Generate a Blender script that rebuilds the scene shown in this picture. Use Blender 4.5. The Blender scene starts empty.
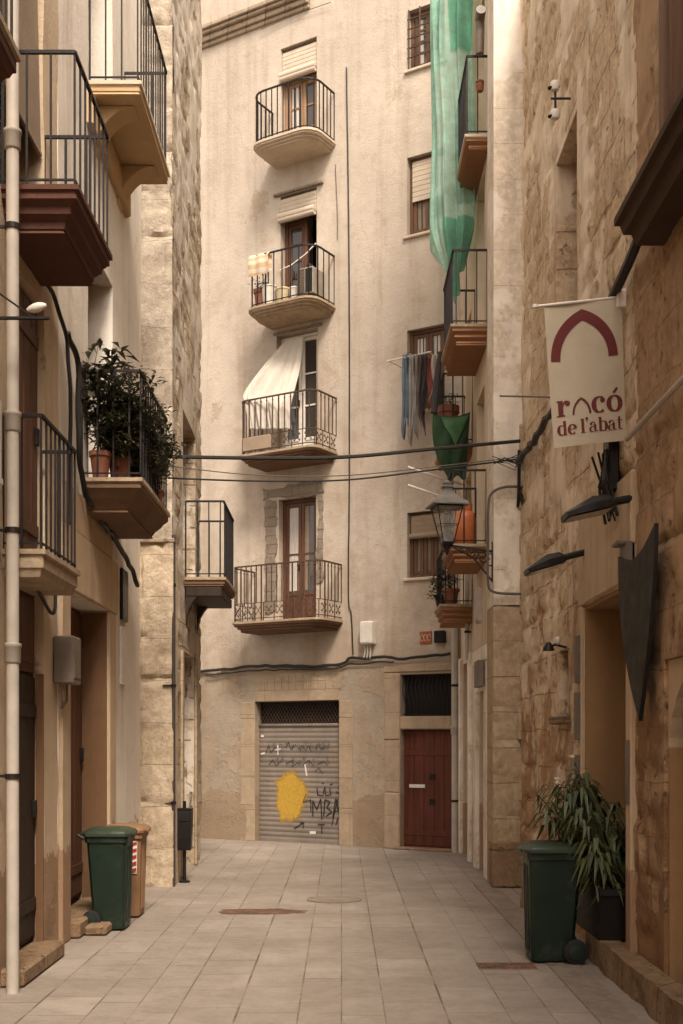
import bpy, math, random
from mathutils import Vector, Matrix, noise
random.seed(7)
S = bpy.context.scene
COL = S.collection
R = math.radians
FPX, EYE = 1200.0, 1.75          # focal length in pixels, eye height in metres

def at(x, y, Z):
    """point at real depth Z metres seen along the sight line of the pixel"""
    return Vector(((x-341.5)*Z/FPX, Z, EYE+(740-y)*Z/FPX))

# ------------------------------------------------------------------ mesh helper
class MB:
    def __init__(s): s.v=[]; s.f=[]; s.m=[]
    def add(s, verts, faces, mi=0):
        o=len(s.v); s.v += [tuple(p) for p in verts]
        for q in faces: s.f.append(tuple(o+i for i in q)); s.m.append(mi)
    def quad(s,a,b,c,d,mi=0): s.add([a,b,c,d],[(0,1,2,3)],mi)
    def box(s, x0,x1,y0,y1,z0,z1, mi=0, bev=0.0):
        if x0>x1: x0,x1=x1,x0
        if y0>y1: y0,y1=y1,y0
        if z0>z1: z0,z1=z1,z0
        b=min(bev,(x1-x0)*.4,(y1-y0)*.4,(z1-z0)*.4)
        if b<=0:
            s.add([(x0,y0,z0),(x1,y0,z0),(x1,y1,z0),(x0,y1,z0),(x0,y0,z1),(x1,y0,z1),(x1,y1,z1),(x0,y1,z1)],
              [(0,3,2,1),(4,5,6,7),(0,1,5,4),(1,2,6,5),(2,3,7,6),(3,0,4,7)],mi); return
        def ring(z,i,c):
            a0,a1,b0,b1=x0+i,x1-i,y0+i,y1-i
            return [(a0+c,b0,z),(a1-c,b0,z),(a1,b0+c,z),(a1,b1-c,z),(a1-c,b1,z),(a0+c,b1,z),(a0,b1-c,z),(a0,b0+c,z)]
        s.loft([ring(z0,b,b*.5),ring(z0+b,0,b),ring(z1-b,0,b),ring(z1,b,b*.5)],mi)
    def loft(s, rings, mi=0, cap0=True, cap1=True, close=True):
        n=len(rings[0]); vs=[p for r in rings for p in r]; fs=[]
        for k in range(len(rings)-1):
            for i in range(n if close else n-1):
                j=(i+1)%n
                fs.append((k*n+i,k*n+j,(k+1)*n+j,(k+1)*n+i))
        if cap0: fs.append(tuple(reversed(range(n))))
        if cap1: fs.append(tuple(range((len(rings)-1)*n,len(rings)*n)))
        s.add(vs,fs,mi)
    def tube(s, pts, r, n=6, mi=0, cap=True):
        pts=[Vector(p) for p in pts]
        rr=r if isinstance(r,(list,tuple)) else [r]*len(pts)
        rings=[]; up=None
        for i,p in enumerate(pts):
            t=(pts[min(i+1,len(pts)-1)]-pts[max(i-1,0)])
            if t.length<1e-9: t=Vector((0,0,1))
            t.normalize()
            if up is None:
                up=Vector((0,0,1)) if abs(t.z)<.9 else Vector((1,0,0))
            a=t.cross(up)
            if a.length<1e-6: a=t.orthogonal()
            a.normalize(); b=a.cross(t).normalized(); up=b
            rings.append([p+(a*math.cos(2*math.pi*k/n+math.pi/n)+b*math.sin(2*math.pi*k/n+math.pi/n))*rr[i] for k in range(n)])
        s.loft(rings,mi,cap,cap)
    def bar(s,a,b,w,mi=0): s.tube([a,b],w*.7071,4,mi)
    def lathe(s, prof, c=(0,0,0), n=16, mi=0):
        rings=[[(c[0]+r*math.cos(2*math.pi*k/n),c[1]+r*math.sin(2*math.pi*k/n),c[2]+z) for k in range(n)] for r,z in prof]
        s.loft(rings,mi)
    def grid(s, fn, nu, nv, mi=0):
        vs=[fn(i/nu,j/nv) for j in range(nv+1) for i in range(nu+1)]
        fs=[(j*(nu+1)+i,j*(nu+1)+i+1,(j+1)*(nu+1)+i+1,(j+1)*(nu+1)+i) for j in range(nv) for i in range(nu)]
        s.add(vs,fs,mi)
    def build(s, name, mats, parent=None, smooth=False, loc=None, rot=None, off=None):
        me=bpy.data.meshes.new(name)
        vs=s.v if off is None else [(p[0]-off[0],p[1]-off[1],p[2]-off[2]) for p in s.v]
        me.from_pydata(vs,[],s.f)
        for m in (mats if isinstance(mats,(list,tuple)) else [mats]): me.materials.append(m)
        me.polygons.foreach_set('material_index',s.m)
        if smooth is not False:
            me.polygons.foreach_set('use_smooth',[True]*len(s.f))
        me.update()
        if smooth is not False:
            try: me.set_sharp_from_angle(angle=R(smooth if smooth is not True else 40))
            except Exception: pass
        o=bpy.data.objects.new(name,me); COL.objects.link(o)
        if parent: o.parent=parent
        if loc is not None: o.location=loc
        if rot is not None: o.rotation_euler=rot
        return o

def tag(o,label=None,cat=None,group=None,kind=None):
    if label: o['label']=label
    if cat: o['category']=cat
    if group: o['group']=group
    if kind: o['kind']=kind
    return o
def thing(name,label,cat,loc=(0,0,0),rz=0,group=None):
    o=bpy.data.objects.new(name,None); COL.objects.link(o)
    o.location=loc; o.rotation_euler=(0,0,rz); o.empty_display_size=.2
    return tag(o,label,cat,group)
def single(mb,name,mats,label,cat,base,group=None,smooth=False):
    """a thing that is one mesh; world-space vertices, origin moved to its base"""
    o=mb.build(name,mats,None,smooth,off=base); o.location=base
    return tag(o,label,cat,group)

# ------------------------------------------------------------------ materials
def new_mat(name):
    m=bpy.data.materials.new(name); m.use_nodes=True
    nt=m.node_tree; nt.nodes.clear()
    out=nt.nodes.new('ShaderNodeOutputMaterial'); b=nt.nodes.new('ShaderNodeBsdfPrincipled')
    nt.links.new(b.outputs[0],out.inputs[0]); b.inputs['Specular IOR Level'].default_value=.25
    return m,nt,b
class NT:
    def __init__(s,nt): s.nt=nt
    def n(s,t,**kw):
        x=s.nt.nodes.new(t)
        for k,v in kw.items():
            if k in x.inputs.keys():
                x.inputs[k].default_value=v
            else: setattr(x,k,v)
        return x
    def l(s,a,b): s.nt.links.new(a,b)
    def noise(s,vec,scale,detail=6,rough=.6):
        x=s.n('ShaderNodeTexNoise'); x.inputs['Scale'].default_value=scale; x.inputs['Detail'].default_value=detail; x.inputs['Roughness'].default_value=rough
        s.l(vec,x.inputs['Vector']); return x.outputs['Fac']
    def ramp(s,fac,a,b,ca=(0,0,0,1),cb=(1,1,1,1)):
        x=s.n('ShaderNodeValToRGB'); e=x.color_ramp.elements
        e[0].position=a; e[1].position=b; e[0].color=ca; e[1].color=cb
        s.l(fac,x.inputs[0]); return x.outputs[0]
    def mix(s,fac,a,b,mode='MIX'):
        x=s.n('ShaderNodeMix'); x.data_type='RGBA'; x.blend_type=mode; x.clamp_factor=True
        if isinstance(fac,(int,float)): x.inputs[0].default_value=fac
        else: s.l(fac,x.inputs[0])
        for sock,v in ((x.inputs[6],a),(x.inputs[7],b)):
            if isinstance(v,tuple): sock.default_value=v if len(v)==4 else v+(1,)
            else: s.l(v,sock)
        return x.outputs[2]
    def math(s,op,a,b=None):
        x=s.n('ShaderNodeMath'); x.operation=op
        for i,v in enumerate((a,b)):
            if v is None: continue
            if isinstance(v,(int,float)): x.inputs[i].default_value=v
            else: s.l(v,x.inputs[i])
        return x.outputs[0]
    def coords(s,scale=(1,1,1)):
        t=s.n('ShaderNodeTexCoord'); m=s.n('ShaderNodeMapping'); m.inputs['Scale'].default_value=scale
        s.l(t.outputs['Object'],m.inputs[0]); return m.outputs[0]
    def bump(s,h,strength,dist,bsdf,normal=None):
        x=s.n('ShaderNodeBump'); x.inputs['Strength'].default_value=strength; x.inputs['Distance'].default_value=dist
        s.l(h,x.inputs['Height'])
        if normal is not None: s.l(normal,x.inputs['Normal'])
        if bsdf: s.l(x.outputs[0],bsdf.inputs['Normal'])
        return x.outputs[0]

def sc(c,k): return tuple(v*k for v in c)

def plaster(name,c,dirt=(.2,.13,.08),patch=None,patch_at=.62,streak=.35,bump=.5,rough=.9,lowdirt=None,crack=True,grime_shade=None):
    """weathered render: blotches, rain streaks, worn patches with their own outline, fine grain"""
    m,nt,b=new_mat(name); N=NT(nt); v=N.coords()
    base=N.mix(N.ramp(N.noise(v,.55,7,.62),.36,.66),sc(c,.84),sc(c,1.1))
    base=N.mix(N.ramp(N.noise(v,4.2,6,.7),.4,.72),base,sc(c,.9))
    vs=N.coords((2.6,2.6,.16))
    st=N.ramp(N.noise(vs,1.3,6,.65),.5,.78)
    base=N.mix(N.math('MULTIPLY',st,streak),base,dirt)
    sm=N.ramp(N.noise(v,1.7,8,.72),.56,.74)
    base=N.mix(N.math('MULTIPLY',sm,.38),base,dirt)
    h=N.noise(v,26,8,.7)
    if patch:
        pm=N.ramp(N.noise(v,1.15,9,.66),patch_at,patch_at+.025)
        pc=N.mix(N.noise(v,7,6,.7),sc(patch,.72),sc(patch,1.18))
        base=N.mix(pm,base,pc)
        h=N.math('SUBTRACT',h,N.math('MULTIPLY',pm,.45))
    if lowdirt:
        # soot and splash line near the ground, ragged outline
        sx=N.n('ShaderNodeSeparateXYZ'); N.l(v,sx.inputs[0])
        z=N.math('ADD',sx.outputs[2],N.math('MULTIPLY',N.noise(v,1.2,7,.7),-1.6))
        lm=N.ramp(z,-.75,-.05,(1,1,1,1),(0,0,0,1))
        base=N.mix(N.math('MULTIPLY',lm,.75),base,lowdirt)
    if grime_shade:   # soot blotches; thickening downwards also paints in the shade of the lower storeys
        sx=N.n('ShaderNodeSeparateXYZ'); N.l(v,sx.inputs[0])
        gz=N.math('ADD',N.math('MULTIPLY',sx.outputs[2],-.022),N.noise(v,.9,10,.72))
        gm=N.ramp(gz,.33,.52); base=N.mix(N.math('MULTIPLY',gm,.55),base,grime_shade)
        gm2=N.ramp(N.noise(v,2.6,9,.75),.54,.62); base=N.mix(N.math('MULTIPLY',gm2,.28),base,grime_shade)
    if crack:
        vo=N.n('ShaderNodeTexVoronoi'); vo.feature='DISTANCE_TO_EDGE'; vo.inputs['Scale'].default_value=.55
        wv=N.mix(.25,v,N_noise_vec(N,v,2.2)); N.l(wv,vo.inputs['Vector'])
        cm=N.ramp(vo.outputs['Distance'],.0,.004,(1,1,1,1),(0,0,0,1))
        cm=N.math('MULTIPLY',cm,N.ramp(N.noise(v,.7,3,.5),.52,.6))
        base=N.mix(N.math('MULTIPLY',cm,.28),base,sc(dirt,.6))
    fine=N.noise(v,90,3,.7)
    base=N.mix(.35,base,N.mix(fine,sc(c,.55),sc(c,1.35)),'SOFT_LIGHT')
    N.l(base,b.inputs['Base Color']); b.inputs['Roughness'].default_value=rough
    b1=N.bump(N.noise(v,2.2,7,.65),.35*bump,.08,None)
    N.bump(h,bump,.012,b,b1)
    return m
def N_noise_vec(N,v,scale):
    x=N.n('ShaderNodeTexNoise'); x.inputs['Scale'].default_value=scale; x.inputs['Detail'].default_value=6
    N.l(v,x.inputs['Vector']); return x.outputs['Color']

def stone(name,c1,c2,mortar,bw=.55,bh=.3,mort=.014,warp=.06,dirt=(.16,.09,.05),plastered=None,plaster_at=.55,bump=1.0,streak=.4,rough=.92,hole=.6,wear=None):
    """coursed blocks on the wall plane (x+y across, z up), eroded and partly rendered over"""
    m,nt,b=new_mat(name); N=NT(nt); v=N.coords()
    sx=N.n('ShaderNodeSeparateXYZ'); N.l(v,sx.inputs[0])
    cx=N.n('ShaderNodeCombineXYZ')
    N.l(N.math('ADD',sx.outputs[0],sx.outputs[1]),cx.inputs[0]); N.l(sx.outputs[2],cx.inputs[1])
    nv=N_noise_vec(N,v,1.6)
    va=N.n('ShaderNodeVectorMath'); va.operation='MULTIPLY_ADD'
    N.l(nv,va.inputs[0]); va.inputs[1].default_value=(warp,warp,0); N.l(cx.outputs[0],va.inputs[2])
    br=N.n('ShaderNodeTexBrick'); N.l(va.outputs[0],br.inputs['Vector'])
    br.inputs['Scale'].default_value=1; br.inputs['Brick Width'].default_value=bw; br.inputs['Row Height'].default_value=bh
    br.inputs['Mortar Size'].default_value=mort; br.inputs['Mortar Smooth'].default_value=.45; br.inputs['Bias'].default_value=0
    br.inputs['Color1'].default_value=c1+(1,); br.inputs['Color2'].default_value=c2+(1,); br.inputs['Mortar'].default_value=mortar+(1,)
    br.offset=.43; br.squash=1.35; br.squash_frequency=3
    base=br.outputs['Color']
    base=N.mix(N.ramp(N.noise(v,3.0,9,.72),.36,.7),base,sc(c1,.68))
    base=N.mix(N.math('MULTIPLY',N.ramp(N.noise(v,11,7,.72),.44,.66),.55),base,sc(c2,1.25))
    pits=N.ramp(N.noise(v,12,9,.75),hole,hole+.06)
    base=N.mix(N.math('MULTIPLY',pits,.65),base,sc(dirt,.9))
    h=N.math('MULTIPLY',br.outputs['Fac'],-1.3)
    h=N.math('ADD',h,N.math('MULTIPLY',N.noise(v,6,9,.75),1.9))
    h=N.math('SUBTRACT',h,N.math('MULTIPLY',pits,.9))
    if plastered:
        pm=N.ramp(N.noise(v,.85,9,.62),plaster_at,plaster_at+.03)
        pc=N.mix(N.ramp(N.noise(v,2.4,7,.7),.35,.7),sc(plastered,.82),sc(plastered,1.12))
        base=N.mix(pm,base,pc)
        x=N.n('ShaderNodeMix'); x.data_type='FLOAT'; N.l(pm,x.inputs[0]); N.l(h,x.inputs[2])
        N.l(N.math('ADD',N.math('MULTIPLY',N.noise(v,20,6,.7),.35),.75),x.inputs[3]); h=x.outputs[0]
    if wear:
        sz=N.math('ADD',N.math('MULTIPLY',sx.outputs[2],-.045),N.noise(v,1.5,9,.72))
        wm=N.ramp(sz,.40,.47)
        base=N.mix(N.math('MULTIPLY',wm,.8),base,N.mix(N.noise(v,14,7,.7),sc(wear,.55),sc(wear,1.5)))
        h=N.math('SUBTRACT',h,N.math('MULTIPLY',wm,.8))
    vs=N.coords((2.4,2.4,.2))
    st=N.ramp(N.noise(vs,1.2,6,.65),.5,.8)
    base=N.mix(N.math('MULTIPLY',st,streak),base,dirt)
    N.l(base,b.inputs['Base Color']); b.inputs['Roughness'].default_value=rough
    b1=N.bump(N.noise(v,55,5,.7),.3*bump,.01,None)
    N.bump(h,.75*bump,.03,b,b1)
    return m

def simple(name,c,rough=.6,metal=0,var=.18,scale=9,bump=.0,spec=.3,rust=None,wear=.62,stretch=(1,1,1)):
    m,nt,b=new_mat(name); N=NT(nt); v=N.coords(stretch)
    base=N.mix(N.ramp(N.noise(v,scale,7,.65),.35,.68),sc(c,1-var),sc(c,1+var))
    if rust: base=N.mix(N.ramp(N.noise(v,scale*.8,8,.7),wear,wear+.08),base,rust)
    N.l(base,b.inputs['Base Color'])
    rr=N.ramp(N.noise(v,scale*2,5,.6),.3,.7,(max(0,rough-.1),)*3+(1,),(min(1,rough+.1),)*3+(1,)); N.l(rr,b.inputs['Roughness'])
    b.inputs['Metallic'].default_value=metal; b.inputs['Specular IOR Level'].default_value=spec
    if bump: N.bump(N.noise(v,scale*5,6,.65),bump,.01,b)
    return m
def wood(name,c,dark,scale=1,rough=.65,vertical=True):
    m,nt,b=new_mat(name); N=NT(nt)
    v=N.coords((9,9,.7) if vertical else (.7,9,9))
    g=N.ramp(N.noise(v,2.2*scale,8,.65),.32,.7)
    base=N.mix(g,dark,c)
    v2=N.coords(); base=N.mix(N.math('MULTIPLY',N.ramp(N.noise(v2,1.8,7,.7),.48,.75),.5),base,sc(dark,.8))
    N.l(base,b.inputs['Base Color']); b.inputs['Roughness'].default_value=rough
    N.bump(N.noise(v,5*scale,6,.6),.35,.006,b); return m
def cloth(name,c,var=.12,trans=.25,stripe=None,rough=.95,dirt=None):
    m,nt,b=new_mat(name); N=NT(nt); v=N.coords()
    base=N.mix(N.ramp(N.noise(v,4,7,.65),.35,.7),sc(c,1-var),sc(c,1+var))
    if dirt: base=N.mix(N.math('MULTIPLY',N.ramp(N.noise(v,5,8,.7),.5,.75),.6),base,dirt)
    if stripe:
        w=N.n('ShaderNodeTexWave'); w.bands_direction='Z'; w.inputs['Scale'].default_value=2.2; w.inputs['Distortion'].default_value=1.5; N.l(v,w.inputs['Vector'])
        base=N.mix(N.ramp(w.outputs['Fac'],.5,.6),base,stripe)
    N.l(base,b.inputs['Base Color']); b.inputs['Roughness'].default_value=rough
    N.bump(N.noise(v,120,3,.6),.2,.003,b)
    out=[n for n in nt.nodes if n.type=='OUTPUT_MATERIAL'][0]
    tr=N.n('ShaderNodeBsdfTranslucent'); N.l(base,tr.inputs[0])
    ms=N.n('ShaderNodeMixShader'); ms.inputs[0].default_value=trans
    N.l(b.outputs[0],ms.inputs[1]); N.l(tr.outputs[0],ms.inputs[2]); N.l(ms.outputs[0],out.inputs[0])
    return m
def leafmat(name,c,c2):
    m,nt,b=new_mat(name); N=NT(nt); v=N.coords()
    g=N.n('ShaderNodeNewGeometry'); 
    base=N.mix(g.outputs['Random Per Island'],c,c2)
    N.l(base,b.inputs['Base Color']); b.inputs['Roughness'].default_value=.45; b.inputs['Specular IOR Level'].default_value=.4
    out=[n for n in nt.nodes if n.type=='OUTPUT_MATERIAL'][0]
    tr=N.n('ShaderNodeBsdfTranslucent'); N.l(base,tr.inputs[0])
    ms=N.n('ShaderNodeMixShader'); ms.inputs[0].default_value=.2
    N.l(b.outputs[0],ms.inputs[1]); N.l(tr.outputs[0],ms.inputs[2]); N.l(ms.outputs[0],out.inputs[0]); return m
def netmat(name,c,alpha):
    """fine scaffold netting: threads let part of what is behind show through"""
    m,nt,b=new_mat(name); N=NT(nt); v=N.coords()
    base=N.mix(N.ramp(N.noise(v,2.5,7,.6),.35,.7),sc(c,.8),sc(c,1.2)); N.l(base,b.inputs['Base Color']); b.inputs['Roughness'].default_value=.8
    out=[n for n in nt.nodes if n.type=='OUTPUT_MATERIAL'][0]
    tr=N.n('ShaderNodeBsdfTranslucent'); N.l(base,tr.inputs[0]); tp=N.n('ShaderNodeBsdfTransparent')
    m1=N.n('ShaderNodeMixShader'); m1.inputs[0].default_value=.45; N.l(b.outputs[0],m1.inputs[1]); N.l(tr.outputs[0],m1.inputs[2])
    m2=N.n('ShaderNodeMixShader'); N.l(N.ramp(N.noise(v,5,5,.6),.3,.75,(alpha-.15,)*3+(1,),(min(1,alpha+.15),)*3+(1,)),m2.inputs[0])
    N.l(tp.outputs[0],m2.inputs[1]); N.l(m1.outputs[0],m2.inputs[2]); N.l(m2.outputs[0],out.inputs[0]); return m
def glassmat(name):
    m,nt,b=new_mat(name); N=NT(nt); v=N.coords()
    b.inputs['Base Color'].default_value=(.7,.68,.6,1); b.inputs['Roughness'].default_value=.12
    out=[n for n in nt.nodes if n.type=='OUTPUT_MATERIAL'][0]
    tp=N.n('ShaderNodeBsdfTransparent'); ms=N.n('ShaderNodeMixShader')
    N.l(N.ramp(N.noise(v,8,5,.6),.3,.7,(.06,.06,.06,1),(.22,.22,.22,1)),ms.inputs[0])
    N.l(tp.outputs[0],ms.inputs[1]); N.l(b.outputs[0],ms.inputs[2]); N.l(ms.outputs[0],out.inputs[0]); return m

def pavement():
    m,nt,b=new_mat('paving'); N=NT(nt); v=N.coords()
    sx=N.n('ShaderNodeSeparateXYZ'); N.l(v,sx.inputs[0]); cx=N.n('ShaderNodeCombineXYZ')
    N.l(sx.outputs[1],cx.inputs[0]); N.l(N.math('ADD',sx.outputs[0],N.math('MULTIPLY',N.math('SINE',N.math('MULTIPLY',sx.outputs[0],4.7)),.06)),cx.inputs[1])
    br=N.n('ShaderNodeTexBrick'); N.l(cx.outputs[0],br.inputs['Vector'])
    br.inputs['Scale'].default_value=1; br.inputs['Brick Width'].default_value=.80; br.inputs['Row Height'].default_value=.335
    br.inputs['Mortar Size'].default_value=.006; br.inputs['Mortar Smooth'].default_value=.3; br.inputs['Bias'].default_value=.0
    br.inputs['Color1'].default_value=(.31,.257,.208,1); br.inputs['Color2'].default_value=(.245,.20,.16,1); br.inputs['Mortar'].default_value=(.17,.135,.105,1)
    br.offset=.37; br.offset_frequency=2; br.squash=.7; br.squash_frequency=3
    base=br.outputs['Color']
    jm=N.math('MULTIPLY',br.outputs['Fac'],N.ramp(N.noise(v,1.4,7,.7),.43,.60))
    base=N.mix(N.ramp(N.noise(v,1.3,8,.68),.4,.7),base,(.20,.16,.125))
    base=N.mix(N.math('MULTIPLY',N.ramp(N.noise(v,5.5,8,.72),.46,.68),.5),base,(.16,.125,.095))
    base=N.mix(N.math('MULTIPLY',N.ramp(N.noise(v,.45,7,.65),.45,.7),.55),base,(.15,.115,.085))
    vs=N.coords((4.5,6,1)); base=N.mix(N.math('MULTIPLY',N.ramp(N.noise(vs,3,7,.7),.42,.72),.45),base,(.30,.25,.20))
    spots=N.ramp(N.noise(v,9,7,.7),.64,.7); base=N.mix(N.math('MULTIPLY',spots,.5),base,(.1,.07,.05))
    base=N.mix(.5,base,N.mix(N.noise(v,70,4,.7),(.2,.2,.2),(.85,.85,.85)),'SOFT_LIGHT')
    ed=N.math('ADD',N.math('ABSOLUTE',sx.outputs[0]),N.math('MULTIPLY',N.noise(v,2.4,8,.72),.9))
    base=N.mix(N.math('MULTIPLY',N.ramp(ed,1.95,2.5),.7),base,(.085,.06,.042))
    base=N.mix(N.math('MULTIPLY',jm,.75),base,(.075,.05,.035))
    N.l(base,b.inputs['Base Color'])
    N.l(N.ramp(N.noise(v,2.5,6,.6),.3,.7,(.55,)*3+(1,),(.85,)*3+(1,)),b.inputs['Roughness'])
    h=N.math('ADD',N.math('MULTIPLY',jm,-1.0),N.math('MULTIPLY',N.noise(v,30,8,.7),.6))
    N.bump(h,.6,.012,b,N.bump(N.noise(vs,5,6,.6),.25,.02,None)); return m

M={}
M['facade']=plaster('facade_render',(.50,.43,.355),dirt=(.24,.18,.125),patch=(.42,.345,.265),patch_at=.63,streak=.55,bump=.7,grime_shade=(.30,.215,.14))
M['facade_low']=plaster('ground_floor_render',(.36,.285,.205),dirt=(.17,.12,.08),patch=(.33,.275,.21),patch_at=.5,streak=.5,bump=.9,lowdirt=(.255,.185,.12))
M['surround']=stone('door_surround_stone',(.37,.275,.18),(.33,.24,.155),(.16,.1,.06),bw=.9,bh=.55,mort=.006,warp=.02,bump=.5,streak=.25,hole=.68)
M['lintel_patch']=stone('exposed_lintel_stone',(.27,.215,.16),(.22,.175,.13),(.18,.135,.1),bw=.5,bh=.16,warp=.05,bump=.8)
M['cornice']=stone('cornice_stone',(.42,.33,.235),(.33,.25,.17),(.14,.09,.06),bw=.4,bh=.5,warp=.05)
M['left_near']=plaster('ochre_render',(.55,.435,.31),dirt=(.17,.105,.06),patch=(.34,.27,.19),patch_at=.6,streak=.55,bump=.7,lowdirt=(.24,.15,.085))
M['left_white']=plaster('white_render',(.70,.625,.53),dirt=(.28,.19,.115),patch=None,streak=.5,bump=.5,lowdirt=(.3,.2,.12))
M['left_surround']=plaster('surround_render',(.52,.40,.275),dirt=(.17,.105,.06),streak=.5,bump=.6,lowdirt=(.25,.15,.09))
M['tower']=stone('tower_ashlar',(.48,.395,.295),(.56,.475,.37),(.32,.25,.175),bw=.8,bh=.52,mort=.004,warp=.12,bump=1.1,streak=.25,hole=.66)
M['tower_side']=stone('tower_rubble',(.45,.34,.22),(.54,.43,.31),(.22,.15,.09),bw=.4,bh=.3,mort=.016,warp=.13,plastered=(.58,.49,.385),plaster_at=.47,bump=1.2,streak=.4)
M['right_near']=stone('sandstone_rubble',(.60,.42,.25),(.68,.52,.345),(.30,.18,.09),bw=.66,bh=.38,mort=.010,warp=.10,dirt=(.22,.11,.05),plastered=(.70,.56,.40),plaster_at=.50,bump=1.1,streak=.5,hole=.585,wear=(.37,.19,.085))
M['right_brown']=stone('brown_sandstone',(.38,.225,.115),(.48,.315,.18),(.24,.135,.07),bw=.66,bh=.38,mort=.004,warp=.10,dirt=(.22,.11,.05),plastered=(.40,.255,.14),plaster_at=.54,bump=1.1,streak=.7,hole=.585,wear=(.22,.11,.05))
M['tower_low']=stone('tower_ochre_ashlar',(.52,.40,.265),(.59,.475,.34),(.34,.23,.13),bw=.75,bh=.5,mort=.005,warp=.1,bump=1.0,streak=.3,hole=.63)
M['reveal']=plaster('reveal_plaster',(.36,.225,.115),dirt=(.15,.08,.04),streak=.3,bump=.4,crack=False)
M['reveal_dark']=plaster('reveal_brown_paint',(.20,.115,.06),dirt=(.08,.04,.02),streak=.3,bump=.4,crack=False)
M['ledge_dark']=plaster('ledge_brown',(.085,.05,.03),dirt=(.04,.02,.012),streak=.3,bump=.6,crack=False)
M['right_low']=stone('ochre_ashlar',(.40,.285,.17),(.47,.36,.235),(.22,.145,.085),bw=.62,bh=.42,mort=.008,warp=.05,bump=.8,streak=.35,hole=.68)
M['right_mid']=stone('pale_ashlar',(.60,.49,.37),(.68,.58,.46),(.36,.27,.19),bw=.8,bh=.42,mort=.006,warp=.03,plastered=(.72,.63,.52),plaster_at=.48,bump=.5,streak=.3,hole=.7)
M['right_far']=plaster('cream_render',(.58,.48,.36),dirt=(.28,.18,.1),patch=(.45,.34,.22),patch_at=.64,streak=.55,bump=.5,lowdirt=(.27,.16,.085))
M['plinth']=stone('plinth_stone',(.27,.17,.09),(.33,.22,.13),(.13,.08,.05),bw=.7,bh=.5,bump=1.2,streak=.5,hole=.58,warp=.1)
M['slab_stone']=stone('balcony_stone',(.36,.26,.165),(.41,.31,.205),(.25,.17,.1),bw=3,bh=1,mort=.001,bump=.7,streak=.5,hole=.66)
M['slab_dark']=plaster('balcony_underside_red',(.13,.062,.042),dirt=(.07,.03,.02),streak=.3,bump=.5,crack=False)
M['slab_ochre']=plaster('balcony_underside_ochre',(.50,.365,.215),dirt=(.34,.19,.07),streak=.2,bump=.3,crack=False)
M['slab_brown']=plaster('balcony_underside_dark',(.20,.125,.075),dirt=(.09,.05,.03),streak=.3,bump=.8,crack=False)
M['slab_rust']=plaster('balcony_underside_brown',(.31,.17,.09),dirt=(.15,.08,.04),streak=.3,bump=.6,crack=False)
M['slab_edge']=plaster('balcony_edge_white',(.55,.46,.36),dirt=(.25,.17,.1),streak=.4,bump=.4,crack=False)
M['iron']=simple('wrought_iron',(.018,.013,.011),.55,.3,.3,14,.2,rust=(.09,.04,.02),wear=.64)
M['iron_rusty']=simple('rusty_iron',(.07,.042,.028),.7,.2,.3,20,.3,rust=(.14,.06,.03),wear=.55)
M['door_red']=wood('door_maroon',(.135,.036,.019),(.07,.02,.012),1,.55)
M['door_brown']=wood('door_brown',(.135,.06,.032),(.07,.03,.016),1,.6)
M['door_dark']=wood('door_dark',(.045,.026,.016),(.02,.012,.008),1,.6)
M['wood_light']=wood('window_oak',(.33,.2,.11),(.2,.11,.055),1,.6)
M['wood_window']=wood('window_walnut',(.16,.085,.045),(.09,.045,.024),1,.6)
M['white_paint']=simple('white_paint',(.66,.60,.52),.5,0,.1,8,.1,rust=(.4,.3,.2),wear=.68)
M['blind']=cloth('blind_slats',(.56,.46,.35),.1,.1)
M['blind_brown']=cloth('blind_brown',(.30,.22,.15),.12,.05)
M['pane']=simple('window_glass_dark',(.05,.042,.036),.08,0,.2,3,0,spec=.6)
M['curtain']=cloth('curtain_white',(.60,.54,.47),.1,.2)
M['curtain_dim']=cloth('curtain_grey',(.24,.185,.13),.2,.1)
M['dark']=simple('dark_interior',(.012,.009,.007),.9)
M['shutter']=simple('galvanised_slats',(.20,.16,.125),.55,.25,.18,3,.1,rust=(.19,.12,.075),wear=.6)
M['spray_yellow']=simple('yellow_spray',(.43,.26,.04),.7,0,.3,9)
def soft_paint(name,c):
    m,nt,b=new_mat(name); N=NT(nt); v=N.coords(); b.inputs['Base Color'].default_value=c+(1,); b.inputs['Roughness'].default_value=.7
    at=N.n('ShaderNodeAttribute'); at.attribute_name='coverage'
    f=N.math('ADD',at.outputs['Fac'],N.math('MULTIPLY',N.noise(v,14,6,.7),.35))
    cov=N.ramp(f,.80,1.12,(.95,.95,.95,1),(0,0,0,1)); cov=N.math('MULTIPLY',cov,N.ramp(N.noise(v,30,6,.7),.25,.6,(.6,.6,.6,1),(1,1,1,1)))
    out=[n for n in nt.nodes if n.type=='OUTPUT_MATERIAL'][0]; tp=N.n('ShaderNodeBsdfTransparent'); ms=N.n('ShaderNodeMixShader')
    N.l(cov,ms.inputs[0]); N.l(tp.outputs[0],ms.inputs[1]); N.l(b.outputs[0],ms.inputs[2]); N.l(ms.outputs[0],out.inputs[0]); return m
M['spray_yellow']=soft_paint('yellow_spray_paint',(.46,.27,.035))
M['spray_black']=simple('black_spray',(.02,.017,.015),.6)
M['spray_grey']=simple('grey_spray',(.11,.09,.078),.7)
M['spray_white']=simple('white_spray',(.6,.55,.48),.7)
M['pipe_white']=simple('pipe_paint',(.40,.345,.28),.5,0,.14,3,.1,rust=(.27,.18,.11),wear=.64)
M['pipe_dark']=simple('pipe_dark',(.05,.038,.03),.5,0,.2,6,.1)
M['cable']=simple('cable_rubber',(.02,.016,.013),.6)
M['cable_grey']=simple('cable_grey',(.10,.08,.065),.6)
M['plastic_green']=simple('bin_green',(.011,.021,.013),.42,0,.12,5,.05,rust=(.026,.033,.024),wear=.56)
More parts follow.
